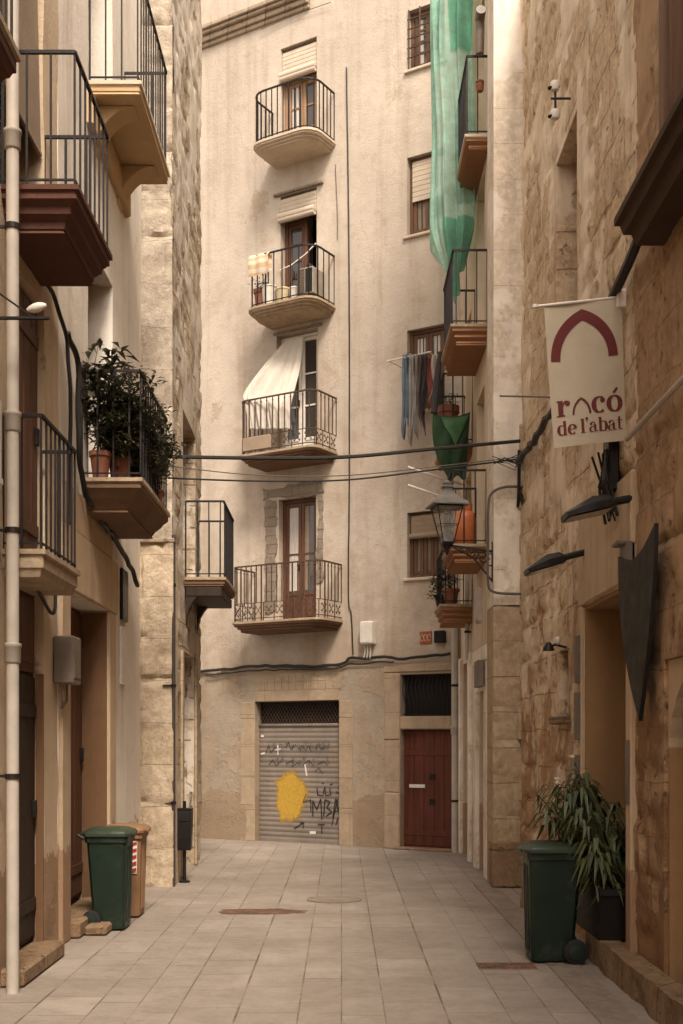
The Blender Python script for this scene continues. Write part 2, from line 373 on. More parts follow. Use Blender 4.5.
M['plastic_lid']=simple('bin_lid_green',(.030,.042,.025),.42,0,.15,6,.05)
M['plastic_brown']=simple('bin_brown',(.22,.12,.06),.5,0,.15,5,.05)
M['rubber']=simple('tyre_rubber',(.012,.011,.010),.7)
M['sticker_red']=simple('sticker_red',(.35,.035,.025),.4)
M['sticker_white']=simple('sticker_white',(.65,.58,.5),.4)
M['grey_box']=simple('grey_box',(.15,.115,.085),.5,0,.15,6,.1)
M['white_box']=simple('white_box',(.6,.54,.46),.45,0,.1,6,.05)
M['black_metal']=simple('black_metal',(.016,.013,.011),.42,.3,.2,8,.05)
M['black_board']=simple('black_board',(.013,.010,.008),.6,0,.25,3,.15)
M['lamp_roof']=simple('lamp_zinc',(.20,.185,.165),.45,.4,.15,6,.05)
M['glass']=glassmat('lamp_glass')
M['banner']=cloth('banner_canvas',(.50,.42,.31),.06,.15,dirt=(.42,.33,.23))
M['maroon']=simple('maroon_ink',(.115,.02,.018),.8)
M['terracotta']=simple('terracotta',(.20,.075,.04),.75,0,.2,9,.1)
M['pot_black']=simple('pot_black',(.012,.010,.009),.6)
M['leaf_dark']=leafmat('leaf_dark',(.022,.026,.012),(.075,.07,.035))
M['leaf_green']=leafmat('leaf_green',(.035,.05,.015),(.12,.13,.05))
M['petal']=leafmat('petal_white',(.55,.48,.38),(.7,.62,.5))
M['leaf_yellow']=leafmat('leaf_pale',(.2,.19,.08),(.32,.3,.14))
M['stem']=wood('stem_bark',(.1,.06,.03),(.05,.03,.016))
M['net']=netmat('scaffold_net',(.40,.66,.53),.74)
M['net_dense']=netmat('scaffold_net_doubled',(.2,.5,.35),.9)
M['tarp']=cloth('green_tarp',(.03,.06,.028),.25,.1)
M['tarp_light']=cloth('green_tarp_pale',(.075,.16,.075),.25,.15)  # paler green of the folded cloth over the sheet
M['gas']=simple('gas_orange',(.42,.12,.04),.4,.1,.15,8,.05,rust=(.3,.09,.04),wear=.66)
M['denim']=cloth('denim',(.13,.16,.19),.25,.1)
M['cloth_grey']=cloth('cloth_grey',(.30,.27,.24),.2,.2)
M['cloth_dark']=cloth('cloth_dark',(.05,.042,.04),.2,.1)
M['cloth_brown']=cloth('cloth_brown',(.19,.12,.085),.2,.1)
M['cloth_red']=cloth('cloth_red',(.22,.06,.045),.2,.1)
M['cloth_pale']=cloth('cloth_pale',(.45,.38,.32),.15,.2)
M['sheet']=cloth('cotton_sheet',(.66,.59,.50),.08,.3)
M['towel']=cloth('towel_peach',(.62,.42,.24),.1,.15,stripe=(.68,.58,.45))
M['basket']=simple('basket_cream',(.5,.40,.25),.7,0,.15,20,.2)
M['ac']=simple('ac_case',(.26,.21,.16),.5)
M['tile_red']=simple('glazed_tile',(.3,.09,.04),.3,0,.3,25)
M['manhole']=simple('cast_iron_cover',(.12,.075,.05),.6,.3,.3,10,.3,rust=(.22,.1,.055),wear=.5)
M['kerbstone']=stone('kerb_stone',(.215,.172,.13),(.25,.20,.155),(.1,.07,.045),bw=1.0,bh=1.0,mort=.006,warp=.0,bump=.5,streak=.2)
M['paving']=pavement()

# ------------------------------------------------------------------ architecture helpers
def axis(a,b,cuts,step):
    p=sorted({round(a,4),round(b,4)}|{round(c,4) for c in cuts if a<c<b}); out=[p[0]]
    for u,w in zip(p,p[1:]):
        n=max(1,math.ceil((w-u)/step)) if step else 1
        out += [u+(w-u)*k/n for k in range(1,n+1)]
    return out
def wall(mb,s0,s1,h0,h1,ops=(),step=0,disp=None,back=4.0,mi=0,ends=True):
    """wall in the local x-z plane, outside towards -y, with real openings (s0,s1,h0,h1,depth)"""
    xs=axis(s0,s1,[o[0] for o in ops]+[o[1] for o in ops],step); zs=axis(h0,h1,[o[2] for o in ops]+[o[3] for o in ops],step)
    nx,nz=len(xs),len(zs); D=disp or (lambda s,h:0.0)
    vs=[(x,D(x,z),z) for z in zs for x in xs]; fs=[]; V=lambda i,j:j*nx+i
    def op(i,j):
        if not(0<=i<nx-1 and 0<=j<nz-1): return None
        cx,cz=(xs[i]+xs[i+1])/2,(zs[j]+zs[j+1])/2
        for o in ops:
            if o[0]<cx<o[1] and o[2]<cz<o[3]: return o
        return None
    extra=[]
    for j in range(nz-1):
        for i in range(nx-1):
            o=op(i,j)
            if o is None: fs.append((V(i,j),V(i+1,j),V(i+1,j+1),V(i,j+1))); continue
            for (di,dj,a,b) in ((-1,0,(i,j),(i,j+1)),(1,0,(i+1,j+1),(i+1,j)),(0,-1,(i+1,j),(i,j)),(0,1,(i,j+1),(i+1,j+1))):
                if op(i+di,j+dj) is None:
                    pa,pb=vs[V(*a)],vs[V(*b)]
                    extra.append((pa,pb,(pb[0],o[4],pb[2]),(pa[0],o[4],pa[2])))
    mb.add(vs,fs,mi)
    for q in extra: mb.quad(*q,mi)
    for o in ops: mb.quad((o[0],o[4],o[2]),(o[1],o[4],o[2]),(o[1],o[4],o[3]),(o[0],o[4],o[3]),mi)
    if ends:
        for j in range(nz-1):
            a,b=vs[V(0,j)],vs[V(0,j+1)]; mb.quad((a[0],back,a[2]),a,b,(b[0],back,b[2]),mi)
            a,b=vs[V(nx-1,j)],vs[V(nx-1,j+1)]; mb.quad(a,(a[0],back,a[2]),(b[0],back,b[2]),b,mi)
        for i in range(nx-1):
            a,b=vs[V(i,nz-1)],vs[V(i+1,nz-1)]; mb.quad(a,b,(b[0],back,b[2]),(a[0],back,a[2]),mi)
        mb.quad((s1,back,h0),(s0,back,h0),(s0,back,h1),(s1,back,h1),mi)
def relief(amp,scale=1.6,seed=0.0):
    def f(s,h):
        p=Vector((s*scale+seed,h*scale,seed*1.7))
        return amp*(noise.fractal(p,.9,2.1,5)*.55+abs(noise.noise(p*3.1))*.4)
    return f

def outline(s0,s1,p,i,r,n=4):
    a,b,q=s0+i,s1-i,p-i; r=max(.001,min(r,(b-a)/2-.01,q-.01))
    pts=[(a,0.0)]
    for k in range(n+1):
        t=math.pi*(1+.5*k/n); pts.append((a+r+r*math.cos(t),-(q-r)+r*math.sin(t)))
    for k in range(n+1):
        t=math.pi*(1.5+.5*k/n); pts.append((b-r+r*math.cos(t),-(q-r)+r*math.sin(t)))
    pts.append((b,0.0)); return pts
class Path:
    def __init__(s,pts):
        s.p=[Vector((a,b)) for a,b in pts]; s.d=[0]
        for u,w in zip(s.p,s.p[1:]): s.d.append(s.d[-1]+(w-u).length)
        s.L=s.d[-1]
    def __call__(s,t):
        t=max(0,min(s.L,t))
        for k in range(len(s.d)-1):
            if t<=s.d[k+1]+1e-9:
                w=(t-s.d[k])/max(1e-9,s.d[k+1]-s.d[k]); return s.p[k].lerp(s.p[k+1],w)
        return s.p[-1]
def balcony(parent,label,s0,s1,h,p,thick,slab_m,rail_m,rail_h=.95,gap=.115,r=.02,scroll=0,mid=None,under=None,steps=3,taper=.10,rail_label=None,bw=.014,rail_name='railing',knobs=False):
    mb=MB(); rings=[]
    prof=[(0,.0),(-.035,0),(-.045,.02)]
    for k in range(1,steps+1):
        u=k/steps; z=-.045-(thick-.045)*u
        i0=.02+(taper-.02)*(k-1)/max(1,steps-1) if steps>1 else .02
        zm=z+(thick-.045)/steps*.45
        prof += [(zm,i0),(zm-.006,i0+.012),(z+.008,min(taper,i0+.030)),(z,min(taper+.03,i0+.045))]
    for z,i in prof: rings.append([(a,b+(0.06 if b==0 else 0),h+z) for a,b in outline(s0,s1,p,max(i,.0),r)])
    rings=[list(reversed(q)) for q in rings]
    n=len(rings[0])
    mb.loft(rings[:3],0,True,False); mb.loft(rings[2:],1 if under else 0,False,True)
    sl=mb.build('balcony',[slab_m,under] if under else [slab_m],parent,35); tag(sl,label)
    rb=MB(); P=Path(outline(s0,s1,p,.035,r,5)); 
    def rail(z,w,hh):
        pts=[(q.x,q.y,h+z) for q in P.p]; rb.tube(pts,[w]*len(pts),4)
    rail(rail_h,.017,.01); rail(.045,.010,.01)
    if mid: rail(mid,.009,.01)
    top=.045; bot=.045
    if scroll: rail(scroll,.008,.01); bot=scroll
    nb=max(2,int(P.L/gap))
    for k in range(nb+1):
        t=P.L*k/nb; q=P(t); major=(k%6==0)
        rb.bar((q.x,q.y,h+(.0 if major or not scroll else bot)),(q.x,q.y,h+rail_h),bw*(1.35 if major else 1))
        if knobs: 
            z=h+rail_h-.06; rb.lathe([(.008,-.02),(.018,0),(.008,.02)],(q.x,q.y,z),6)
    if scroll:
        ns=max(2,int(P.L/.21)); hh=scroll-.06
        for k in range(ns):
            t0=P.L*(k+.5)/ns; w=P.L/ns*.46
            for sg in (1,-1):
                pts=[]
                for m in range(15):     # two opposed spirals joined into an S
                    u=m/14*2-1; a=abs(u)
                    ang=a*a*6.0*(1 if u>0 else -1)
                    rad=.5*(1-a*.72)
                    cx=(.36 if u>0 else -.36)*min(1,a*2.2); cz=(.24 if u>0 else -.24)*min(1,a*2.2)
                    dx=cx+rad*.55*math.sin(ang)*a*1.2; dz=cz+rad*.45*math.cos(ang)*a*(1 if u>0 else -1)*1.1
                    q=P(t0+dx*w*1.5); pts.append((q.x,q.y,h+.05+hh*(.5+sg*dz)))
                rb.tube(pts,.0055,4)
            q=P(P.L*k/ns); rb.bar((q.x,q.y,h),(q.x,q.y,h+scroll),.012)
    ra=rb.build(rail_name,rail_m,sl); 
    if rail_label: tag(ra,rail_label)
    return sl

def french(parent,name,s0,s1,h0,h1,y,fm,pm,leaves=2,rows=(.5,),kick=.45,label=None,fw=.055,lw=.06,handle=True,glassm=None):
    """framed glazed leaves set back at depth y; panes are their own mesh"""
    mb=MB(); pb=MB()
    mb.box(s0,s0+fw,y-.03,y+.05,h0,h1,0,.006); mb.box(s1-fw,s1,y-.03,y+.05,h0,h1,0,.006)
    mb.box(s0+fw,s1-fw,y-.03,y+.05,h1-fw,h1,0,.006)
    if kick==0: mb.box(s0+fw,s1-fw,y-.04,y+.05,h0,h0+fw,0,.006)
    a,b=s0+fw+.002,s1-fw-.002; w=(b-a)/leaves; z0=h0+(fw if kick==0 else .02); z1=h1-fw-.003
    for k in range(leaves):
        u0=a+w*k+.003; u1=a+w*(k+1)-.003
        mb.box(u0,u0+lw,y-.015,y+.028,z0,z1,0,.006); mb.box(u1-lw,u1,y-.015,y+.028,z0,z1,0,.006)
        mb.box(u0+lw,u1-lw,y-.012,y+.026,z1-lw,z1,0,.004)
        zb=z0+max(kick,lw)
        if kick>0:
            mb.box(u0+lw,u1-lw,y+.0,y+.022,z0+.05,zb-.04,0,.0); mb.box(u0+lw,u1-lw,y-.012,y+.026,z0,z0+.06,0,.004)
            mb.box(u0+lw+.03,u1-lw-.03,y-.008,y+.0,z0+.09,zb-.09,0,.004)
        mb.box(u0+lw,u1-lw,y-.012,y+.026,zb-lw*.8,zb,0,.004)
        for rr in rows:
            zz=zb+(z1-lw-zb)*rr; mb.box(u0+lw,u1-lw,y-.008,y+.022,zz-.014,zz+.014)
        pb.box(u0+lw,u1-lw,y+.008,y+.012,zb,z1-lw)
    o=mb.build(name,fm,parent,35)
    if label: tag(o,label)
    pb.build('pane',pm,o)
    if handle:
        hb=MB(); c=(a+b)/2; zc=h0+(h1-h0)*.45; hb.box(c-.045,c-.03,y-.05,y-.016,zc-.06,zc+.06,0,.004); hb.build('handle',M['iron'],o)
    return o
def curtain(parent,s0,s1,h0,h1,y,mat,folds=7,amp=.02,name='curtain'):
    mb=MB(); mb.grid(lambda u,v:(s0+(s1-s0)*u,y+amp*math.sin(u*folds*6.28)+amp*.4*math.sin(u*17+v*3),h0+(h1-h0)*v),folds*8,4)
    return mb.build(name,mat,parent,True)

# ================================================================== GROUND
mb=MB(); mb.quad((-60,-60,0),(60,-60,0),(60,60,0),(-60,60,0))
tag(mb.build('street_paving',M['paving']),kind='structure')
mb=MB()
for k in range(16):
    y=3+k*.72; mb.box(1.60,1.86,y+.003,y+.717,-.05,.006,0,.003)
tag(mb.build('gutter_stones',M['kerbstone']),kind='structure')

# ================================================================== FAR APARTMENT HOUSE
FO=(-2.53,21.43,0.0); FR=math.atan2(-.522,.853)
def fs(x,p=0.0):
    k=(x-341.5)/FPX; return (k*(21.43-.853*p)+2.53+.522*p)/(.853+.522*k)
def fz(x,p=0.0): return 21.43-.522*fs(x,p)-.853*p
def fh(x,y,p=0.0): return EYE+(740-y)*fz(x,p)/FPX
def fw(s,y,h):  # local -> world
    c,n=math.cos(FR),math.sin(FR); return Vector((FO[0]+s*c-y*n,FO[1]+s*n+y*c,h))
F=thing('apartment_house','tall beige apartment house closing the alley, four small balconies above a graffitied shutter','building',FO,FR)
D=.24
wins=[(4.22,4.87,12.47,13.42),(4.2,4.87,9.82,11.08),(4.2,4.87,7.0,8.31),(4.2,4.87,4.34,5.39)]
doors=[(1.712,2.464,3.73,5.86),(1.66,2.50,6.52,8.67),(1.74,2.475,8.92,11.04),(1.75,2.48,11.65,13.56)]
ops=[w+(.2,) for w in wins]+[doors[0]+(D,),doors[1]+(D,),doors[2]+(1.2,),doors[3]+(D,)]
mb=MB(); wall(mb,-7,7.5,2.98,17,ops,.25,lambda s,h:.012*noise.noise(Vector((s*.6,h*.6,3))),5)
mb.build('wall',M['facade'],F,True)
gar=(1.23,2.937,-.02,2.41,.20); fd=(4.088,5.015,-.02,1.92,.16); tr=(4.088,5.0,2.13,2.80,.16)
mb=MB(); wall(mb,-7,7.5,-.05,2.98,[gar,fd,tr],.12,lambda s,h:-.03+.03*noise.fractal(Vector((s*1.3,h*1.3,8)),.9,2,4)*(1 if not(1.0<s<3.2 or 3.9<s<5.2) else .15),.9,ends=True)
tag(mb.build('ground_floor_wall',M['facade_low'],F,True),'stained rough render of the ground floor')
# cornice at the top left
mb=MB()
for z0,z1,o in ((14.06,14.13,.05),(14.13,14.22,.10),(14.225,14.28,.16),(14.285,14.36,.20)):
    mb.box(-6.9,2.35,-o,.02,z0,z1,0,.012)
tag(mb.build('cornice',M['cornice'],F),'weathered moulded cornice')
# stone surround of the garage: jambs, flat lintel, arched relieving course
mb=MB()
for (a,b) in ((.93,1.228),(2.94,3.20)):
    z=0
    for k,hh in enumerate((.62,.5,.55,.45,.29)):
        mb.box(a,b,-.036-.003*(k%3),.05,z+.002,z+hh-.002,0,.006); z+=hh
n=12; arcp=[]
for k in range(n+1):
    u=k/n; arcp.append((1.2+1.77*u,2.62+.25*math.sin(math.pi*u)))
mb.box(1.23,2.937,-.037,.12,2.412,2.60,0,.006)
for k in range(n):
    (a,z1),(b,z2)=arcp[k],arcp[k+1]
    mb.add([(a+.004,-.040,2.603),(b-.004,-.040,2.603),(b-.004,-.040,z2),(a+.004,-.040,z1),(a+.004,.0,2.603),(b-.004,.0,2.603),(b-.004,.0,z2),(a+.004,.0,z1)],[(0,1,2,3),(3,2,6,7),(0,3,7,4),(1,5,6,2),(0,4,5,1)])
mb.build('stone_surround',M['surround'],F,35)
mb=MB()
mb.box(3.80,4.085,-.05,.03,.0,.9,0,.014); mb.box(3.82,4.085,-.045,.03,.905,1.75,0,.014); mb.box(3.80,4.085,-.05,.03,1.756,2.83,0,.014)
mb.box(4.09,5.0,-.04,.1,1.925,2.128,0,.01); mb.box(3.80,5.06,-.055,.03,2.835,2.97,0,.014)
mb.build('stone_surround',M['surround'],F,35)
# roller shutter
def slat(h): return -.010*abs(math.sin(math.pi*h/.085))
mb=MB(); hs=[i*.0106 for i in range(int(1.98/.0106)+1)]
x0,x1=1.235,2.932
vs=[]; 
for h in hs: vs += [(x0,.10+slat(h),h),(x1,.10+slat(h),h)]
mb.add(vs,[(2*i,2*i+1,2*i+3,2*i+2) for i in range(len(hs)-1)])
mb.box(x0,x1,.075,.11,1.98,2.03,0,.004); mb.box(x0,x1,.085,.112,.0,.05)
sh=mb.build('roller_shutter',M['shutter'],F,50); tag(sh,'closed slatted roller shutter with spray paint')
mb=MB(); mb.box(x0,x1,.155,.16,2.03,2.405); mb.build('backing',M['dark'],sh)
mb=MB(); nx=26
for k in range(-6,nx+1):
    for sg in (1,-1):
        a=x0+(x1-x0)*k/nx; b=a+.38*sg*.62
        p=[]
        for t in range(9):
            xx=a+(b-a)*t/8
            if x0+.005<xx<x1-.005: p.append((xx,.118+.004*sg,2.035+.365*t/8))
        if len(p)>1: mb.tube(p,.0048,4)
mb.box(x0,x1,.105,.13,2.39,2.408); mb.build('grille',M['iron_rusty'],sh)
# spray paint on the shutter (ribbons that follow the slats)
def ribbon(mb,pts,w,off,to):
    P2=[Vector(p) for p in pts]; fine=[]
    for a,b in zip(P2,P2[1:]):
        n=max(1,int((b-a).length/.02)); fine += [a.lerp(b,k/n) for k in range(n)]
    fine.append(P2[-1]); L=[];Rr=[]
    for i,p in enumerate(fine):
        t=(fine[min(i+1,len(fine)-1)]-fine[max(0,i-1)])
        t=t.normalized() if t.length>1e-9 else Vector((1,0)); nn=Vector((-t.y,t.x))
        ww=w(i/max(1,len(fine)-1)) if callable(w) else w
        L.append(to(p+nn*ww/2,off)); Rr.append(to(p-nn*ww/2,off))
    n=len(fine); mb.add(L+Rr,[(i,i+1,n+i+1,n+i) for i in range(n-1)])
def to_sh(p,off): return (min(x1-.004,max(x0+.004,p.x)),.10-.0108-off,p.y)
def gp(x,y): return (fs(x),fh(x,y))
mb=MB(); rnd=random.Random(3)
def curve(pts,n=6):
    out=[]
    P=[pts[0]]+list(pts)+[pts[-1]]
    for i in range(1,len(P)-2):
        for k in range(n):
            t=k/n; q=[]
            for c in (0,1):
                a,b,cc,d=P[i-1][c],P[i][c],P[i+1][c],P[i+2][c]
                q.append(.5*(2*b+(cc-a)*t+(2*a-5*b+4*cc-d)*t*t+(3*b-a-3*cc+d)*t**3))
            out.append(tuple(q))
    out.append(tuple(pts[-1])); return out
# two rows of thin grey tags
for row,(ya,xa,xb,dy) in enumerate(((744,263,325,7),(759,266,328,7))):
    x=xa
    while x<xb:
        wdt=rnd.uniform(3,6); pts=[(x,ya+rnd.uniform(-1,dy))]
        for k in range(rnd.randint(3,5)):
            pts.append((x+rnd.uniform(0,wdt),ya+rnd.uniform(-2,dy)))
        ribbon(mb,[gp(*q) for q in curve(pts,4)],.014,.001,to_sh); x+=wdt+rnd.uniform(.5,2.5)
mb.build('faded_graffiti',M['spray_grey'],sh)
mb=MB()
def pxline(pts,w=.026): ribbon(mb,[gp(*q) for q in pts],w,.003,to_sh)
# jagged black capitals
pxline([(308,812),(308,800),(306,801)],.02); pxline([(310,817),(310,801),(314,810),(318,799),(319,820)])
pxline([(321,817),(322,800),(327,802),(324,808),(329,812),(323,817)]); pxline([(330,818),(333,799),(337,817)]); pxline([(331,812),(337,811)],.02)
pxline([(329,826),(335,799)],.02)
pxline([(315,796),(314,788),(315,795),(320,796),(322,787),(323,796),(328,795),(327,788)],.02); pxline([(319,784),(321,783)],.02); pxline([(327,785),(330,784)],.02)
pxline([(338,779),(336,789),(339,786)],.02); pxline([(333,792),(339,795)],.02)
pxline([(291,829),(301,823),(297,823)],.022); pxline([(301,823),(300,829)],.02)
pxline([(315,825),(322,825)],.022); pxline([(319,825),(319,834)],.022)
pxline([(335,818),(333,826)],.022)
for q_ in ([(263,752),(266,746),(268,753),(272,747),(274,752)],[(283,748),(286,742),(288,750),(293,744)],[(297,752),(299,745),(303,751),(306,745),(308,752)],[(312,750),(316,743),(318,750),(323,745)],[(266,765),(270,760),(273,766),(278,761)],[(283,764),(290,760),(289,767),(296,762)],[(300,766),(306,760),(311,767)],[(314,765),(321,761),(325,766)],[(312,772),(316,768),(320,774)],[(303,794),(300,803),(305,800)]): pxline(q_,.012)
mb.build('black_graffiti',M['spray_black'],sh)
mb=MB()
pxline([(275,745),(275,755)],.022); pxline([(272,750),(278,749)],.018); pxline([(302,764),(304,776)],.028); pxline([(258,736),(261,736)],.04); pxline([(258,754),(262,753)],.03); pxline([(307,833),(313,833)],.05)
mb.build('white_graffiti',M['spray_white'],sh)
# a plain patch of yellow spray paint that follows the slats and thins out at its edge
mb=MB(); cx,cz=gp(287,797); pts=[2*math.pi*k/64 for k in range(64)]; rings=[]; rad=[]
for j in range(15):
    rr=j/14
    rings.append([to_sh(Vector((cx+rr*(.42+.06*math.sin(3*a+1)+.03*math.sin(6*a)+.02*math.sin(13*a))*math.cos(a),cz+rr*(.60+.05*math.sin(2*a+.4)+.03*math.sin(5*a)+.02*math.sin(11*a))*math.sin(a))),.002) for a in pts]); rad += [rr]*64
mb.loft(rings,0,False,False); yo=mb.build('yellow_paint_patch',M['spray_yellow'],sh)
at_=yo.data.attributes.new('coverage','FLOAT','POINT'); at_.data.foreach_set('value',rad)
# maroon street door and transom
mb=MB(); y=.1
mb.box(4.092,5.011,y,y+.05,.03,1.916)
for k in range(5): mb.box(4.10+.18*k+.004,4.10+.18*(k+1)-.004,y-.012,y,.06,1.90,0,.005)
for z in (.22,1.5): mb.box(4.10,5.005,y-.022,y-.012,z,z+.09,0,.004)
dr=mb.build('street_door',M['door_red'],F,35); tag(dr,'maroon plank street door')
for zz in (1.12,.72):
    mb=MB(); mb.box(4.56,4.65,y-.035,y-.0125,zz,zz+.09,0,.004); mb.build('lock',M['iron'],dr)
mb=MB(); mb.box(4.20,4.48,y-.03,y-.0125,.985,1.04,0,.003); mb.build('letter_plate',M['white_paint'],dr)
mb=MB(); mb.box(4.0,5.05,-.14,.15,.0,.035,0,.01); mb.build('doorstep',M['plinth'],F)
mb=MB(); mb.box(4.092,4.996,.13,.15,2.135,2.795); tg=mb.build('transom',M['dark'],F)
mb=MB()
for k in range(12):
    s=4.13+.075*k; mb.tube([(s+.026*math.sin(t*6.28),.06-.045*math.sin(t*3.14),2.15+.63*t) for t in [i/8 for i in range(9)]],.007,5)
for z in (2.16,2.77): mb.box(4.095,4.993,.055,.07,z-.008,z+.008)
mb.build('window_bars',M['iron'],tg)
# balconies
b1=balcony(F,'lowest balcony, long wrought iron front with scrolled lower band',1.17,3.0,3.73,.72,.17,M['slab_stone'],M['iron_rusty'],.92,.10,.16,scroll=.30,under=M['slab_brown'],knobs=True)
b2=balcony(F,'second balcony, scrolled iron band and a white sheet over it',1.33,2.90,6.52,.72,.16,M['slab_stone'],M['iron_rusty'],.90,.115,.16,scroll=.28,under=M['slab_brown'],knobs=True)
b3=balcony(F,'third balcony, rounded and crowded with buckets and an air conditioner',1.46,2.86,8.95,.72,.16,M['slab_stone'],M['iron'],.84,.16,.26)
b4=balcony(F,'top balcony, rounded with thin plain bars',1.55,2.86,11.68,.72,.15,M['slab_edge'],M['iron'],.82,.11,.28)
# plant-stand board along the left half of the second balcony rail
# doors on the balconies
d1=french(F,'balcony_door',1.716,2.46,3.74,5.85,.14,M['door_brown'],M['pane'],2,(.45,),.5,'brown balcony door with a white curtain')
curtain(d1,1.835,2.055,4.30,5.72,.141,M['curtain'],3,.003); curtain(d1,2.15,2.24,4.30,5.72,.141,M['curtain_dim'],2,.003)
d2=french(F,'balcony_door',1.664,2.495,6.53,8.66,.16,M['white_paint'],M['pane'],2,(.33,.66),.35,'white painted balcony door behind the sheet')
d4=french(F,'balcony_door',1.754,2.476,11.66,13.02,.14,M['wood_light'],M['pane'],2,(.5,),.5,'pale oak balcony door with six panes')
curtain(d4,1.85,2.10,12.2,12.92,.147,M['curtain'],3,.003)
# open door on the third balcony: one leaf swung, dark room behind
mb=MB(); mb.box(1.76,2.46,1.0,1.01,8.95,11.0); mb.build('dark_room',M['dark'],F)
d3=french(F,'balcony_door',1.75,2.20,8.96,10.62,.16,M['door_brown'],M['pane'],1,(.25,.5,.75),.4,'brown glazed door leaf, other half standing open')
mb=MB(); mb.box(2.205,2.47,.5,.54,8.96,10.6,0,.005); mb.build('open_leaf',M['door_dark'],F)
# roll-up blinds
def rollblind(s0,s1,htop,hbot,y,mat,lab):
    mb=MB(); n=int((htop-hbot)/.035)
    for k in range(n): mb.box(s0,s1,y-.004*(k%2),y+.012,htop-(k+1)*.035+.002,htop-k*.035)
    pts=[(s0+(s1-s0)*i/10,y-.05,hbot) for i in range(11)]; mb.tube(pts,.062,12)
    mb.tube([(s0,y-.05,hbot-.055),(s1,y-.05,hbot-.055)],.05,10)
    return tag(mb.build('roller_blind',mat,F,40),lab)
rollblind(1.76,2.465,13.50,13.08,.04,M['blind'],'half lowered cream slatted blind at the top balcony')
rollblind(1.745,2.47,10.98,10.66,.0,M['blind'],'half lowered cream slatted blind at the third balcony')
# exposed stone lintels and jamb patches
mb=MB()
rr=random.Random(5)
def ragged(a,b,z0,z1,y,amp,seed):   # thin worn patch with an uneven edge
    pts=[]; per=[((a,z0),(b,z0)),((b,z0),(b,z1)),((b,z1),(a,z1)),((a,z1),(a,z0))]
    for p,q in per:
        n=max(2,int(math.hypot(q[0]-p[0],q[1]-p[1])/.05))
        for k in range(n):
            x=p[0]+(q[0]-p[0])*k/n; z=p[1]+(q[1]-p[1])*k/n
            pts.append((x+amp*noise.noise(Vector((x*5,z*5,seed)))+amp*.5*noise.noise(Vector((x*17,z*17,seed))),z+amp*noise.noise(Vector((x*5,z*5,seed+9)))))
    mb.loft([[(x,.02,z) for x,z in pts],[(x,y,z) for x,z in pts]])
ragged(1.40,2.60,5.88,6.08,-.018,.06,1); ragged(1.43,1.66,3.95,5.86,-.016,.06,5); ragged(2.50,2.60,4.4,5.86,-.016,.05,8)
tag(mb.build('exposed_stonework',M['lintel_patch'],F,35),'greyish worn patches round the lowest balcony door')
mb=MB()
for k in range(4): mb.box(1.6+.25*k+.004,1.6+.25*(k+1)-.004,-.03-rr.random()*.01,.03,8.68,8.74-rr.random()*.02,0,.01)
mb.build('lintel',M['lintel_patch'],F,35); mb=MB()
for k in range(4): mb.box(1.62+.25*k,1.62+.25*(k+1)-.006,-.055,.03,11.05,11.09,0,.006)
mb.build('lintel',M['lintel_patch'],F,35)
# right-hand windows
def window(i,fm,pm,leaves,rows,lab,y=.12,**k):
    a,b,c,d=wins[i]; return french(F,'window',a+.003,b-.003,c+.003,d-.003,y,fm,pm,leaves,rows,0,lab,handle=False,**k)
w1=window(0,M['wood_window'],M['pane'],2,(.25,.5,.75),'small top window behind rusty bars')
curtain(w1,4.29,4.80,12.55,13.35,.127,M['curtain'],4,.002)
mb=MB()
for k in range(1,6): mb.tube([(4.22,-.03,12.5+.92*k/6),(4.87,-.03,12.5+.92*k/6)],.012,5)
for k in range(4): mb.tube([(4.245+.2*k,-.03,12.47),(4.245+.2*k,-.03,13.42)],.014,5)
mb.build('window_bars',M['iron_rusty'],w1)
w2=window(1,M['wood_window'],M['pane'],2,(),'window with its white blind half down')
mb=MB()
for k in range(16): mb.box(4.26,4.82,.07-.004*(k%2),.09,11.02-.04*(k+1),11.02-.04*k-.003)
mb.build('blind',M['blind'],w2)
curtain(w2,4.30,4.55,9.9,10.4,.127,M['curtain_dim'],3,.002)
w3=window(2,M['wood_window'],M['pane'],2,(),'window with white net curtains behind the washing')
curtain(w3,4.29,4.48,7.1,8.2,.127,M['curtain'],3,.002); curtain(w3,4.60,4.79,7.1,8.2,.127,M['curtain'],3,.002)
w4=window(3,M['wood_window'],M['pane'],3,(),'lowest small window with a brown blind rolled high')
for k in range(3): curtain(w4,4.29+.185*k,4.43+.185*k,4.42,5.0,.127,M['curtain_dim'],2,.002)
mb=MB()
for k in range(8): mb.box(4.245,4.825,.05-.004*(k%2),.07,5.34-.04*(k+1),5.34-.04*k-.003)
mb.tube([(4.235,.04,5.01),(4.835,.04,5.01)],.045,10); mb.build('blind',M['blind_brown'],w4)
for (a,b,c,d) in wins:
    mb=MB(); mb.box(a-.06,b+.06,-.05,.19,c-.05,c-.002,0,.01); mb.build('window_sill',M['slab_edge'],F)
def near_op(s,h,ops): return min(max(abs(s-(o[0]+o[1])/2)-(o[1]-o[0])/2,abs(h-(o[2]+o[3])/2)-(o[3]-o[2])/2) for o in ops)
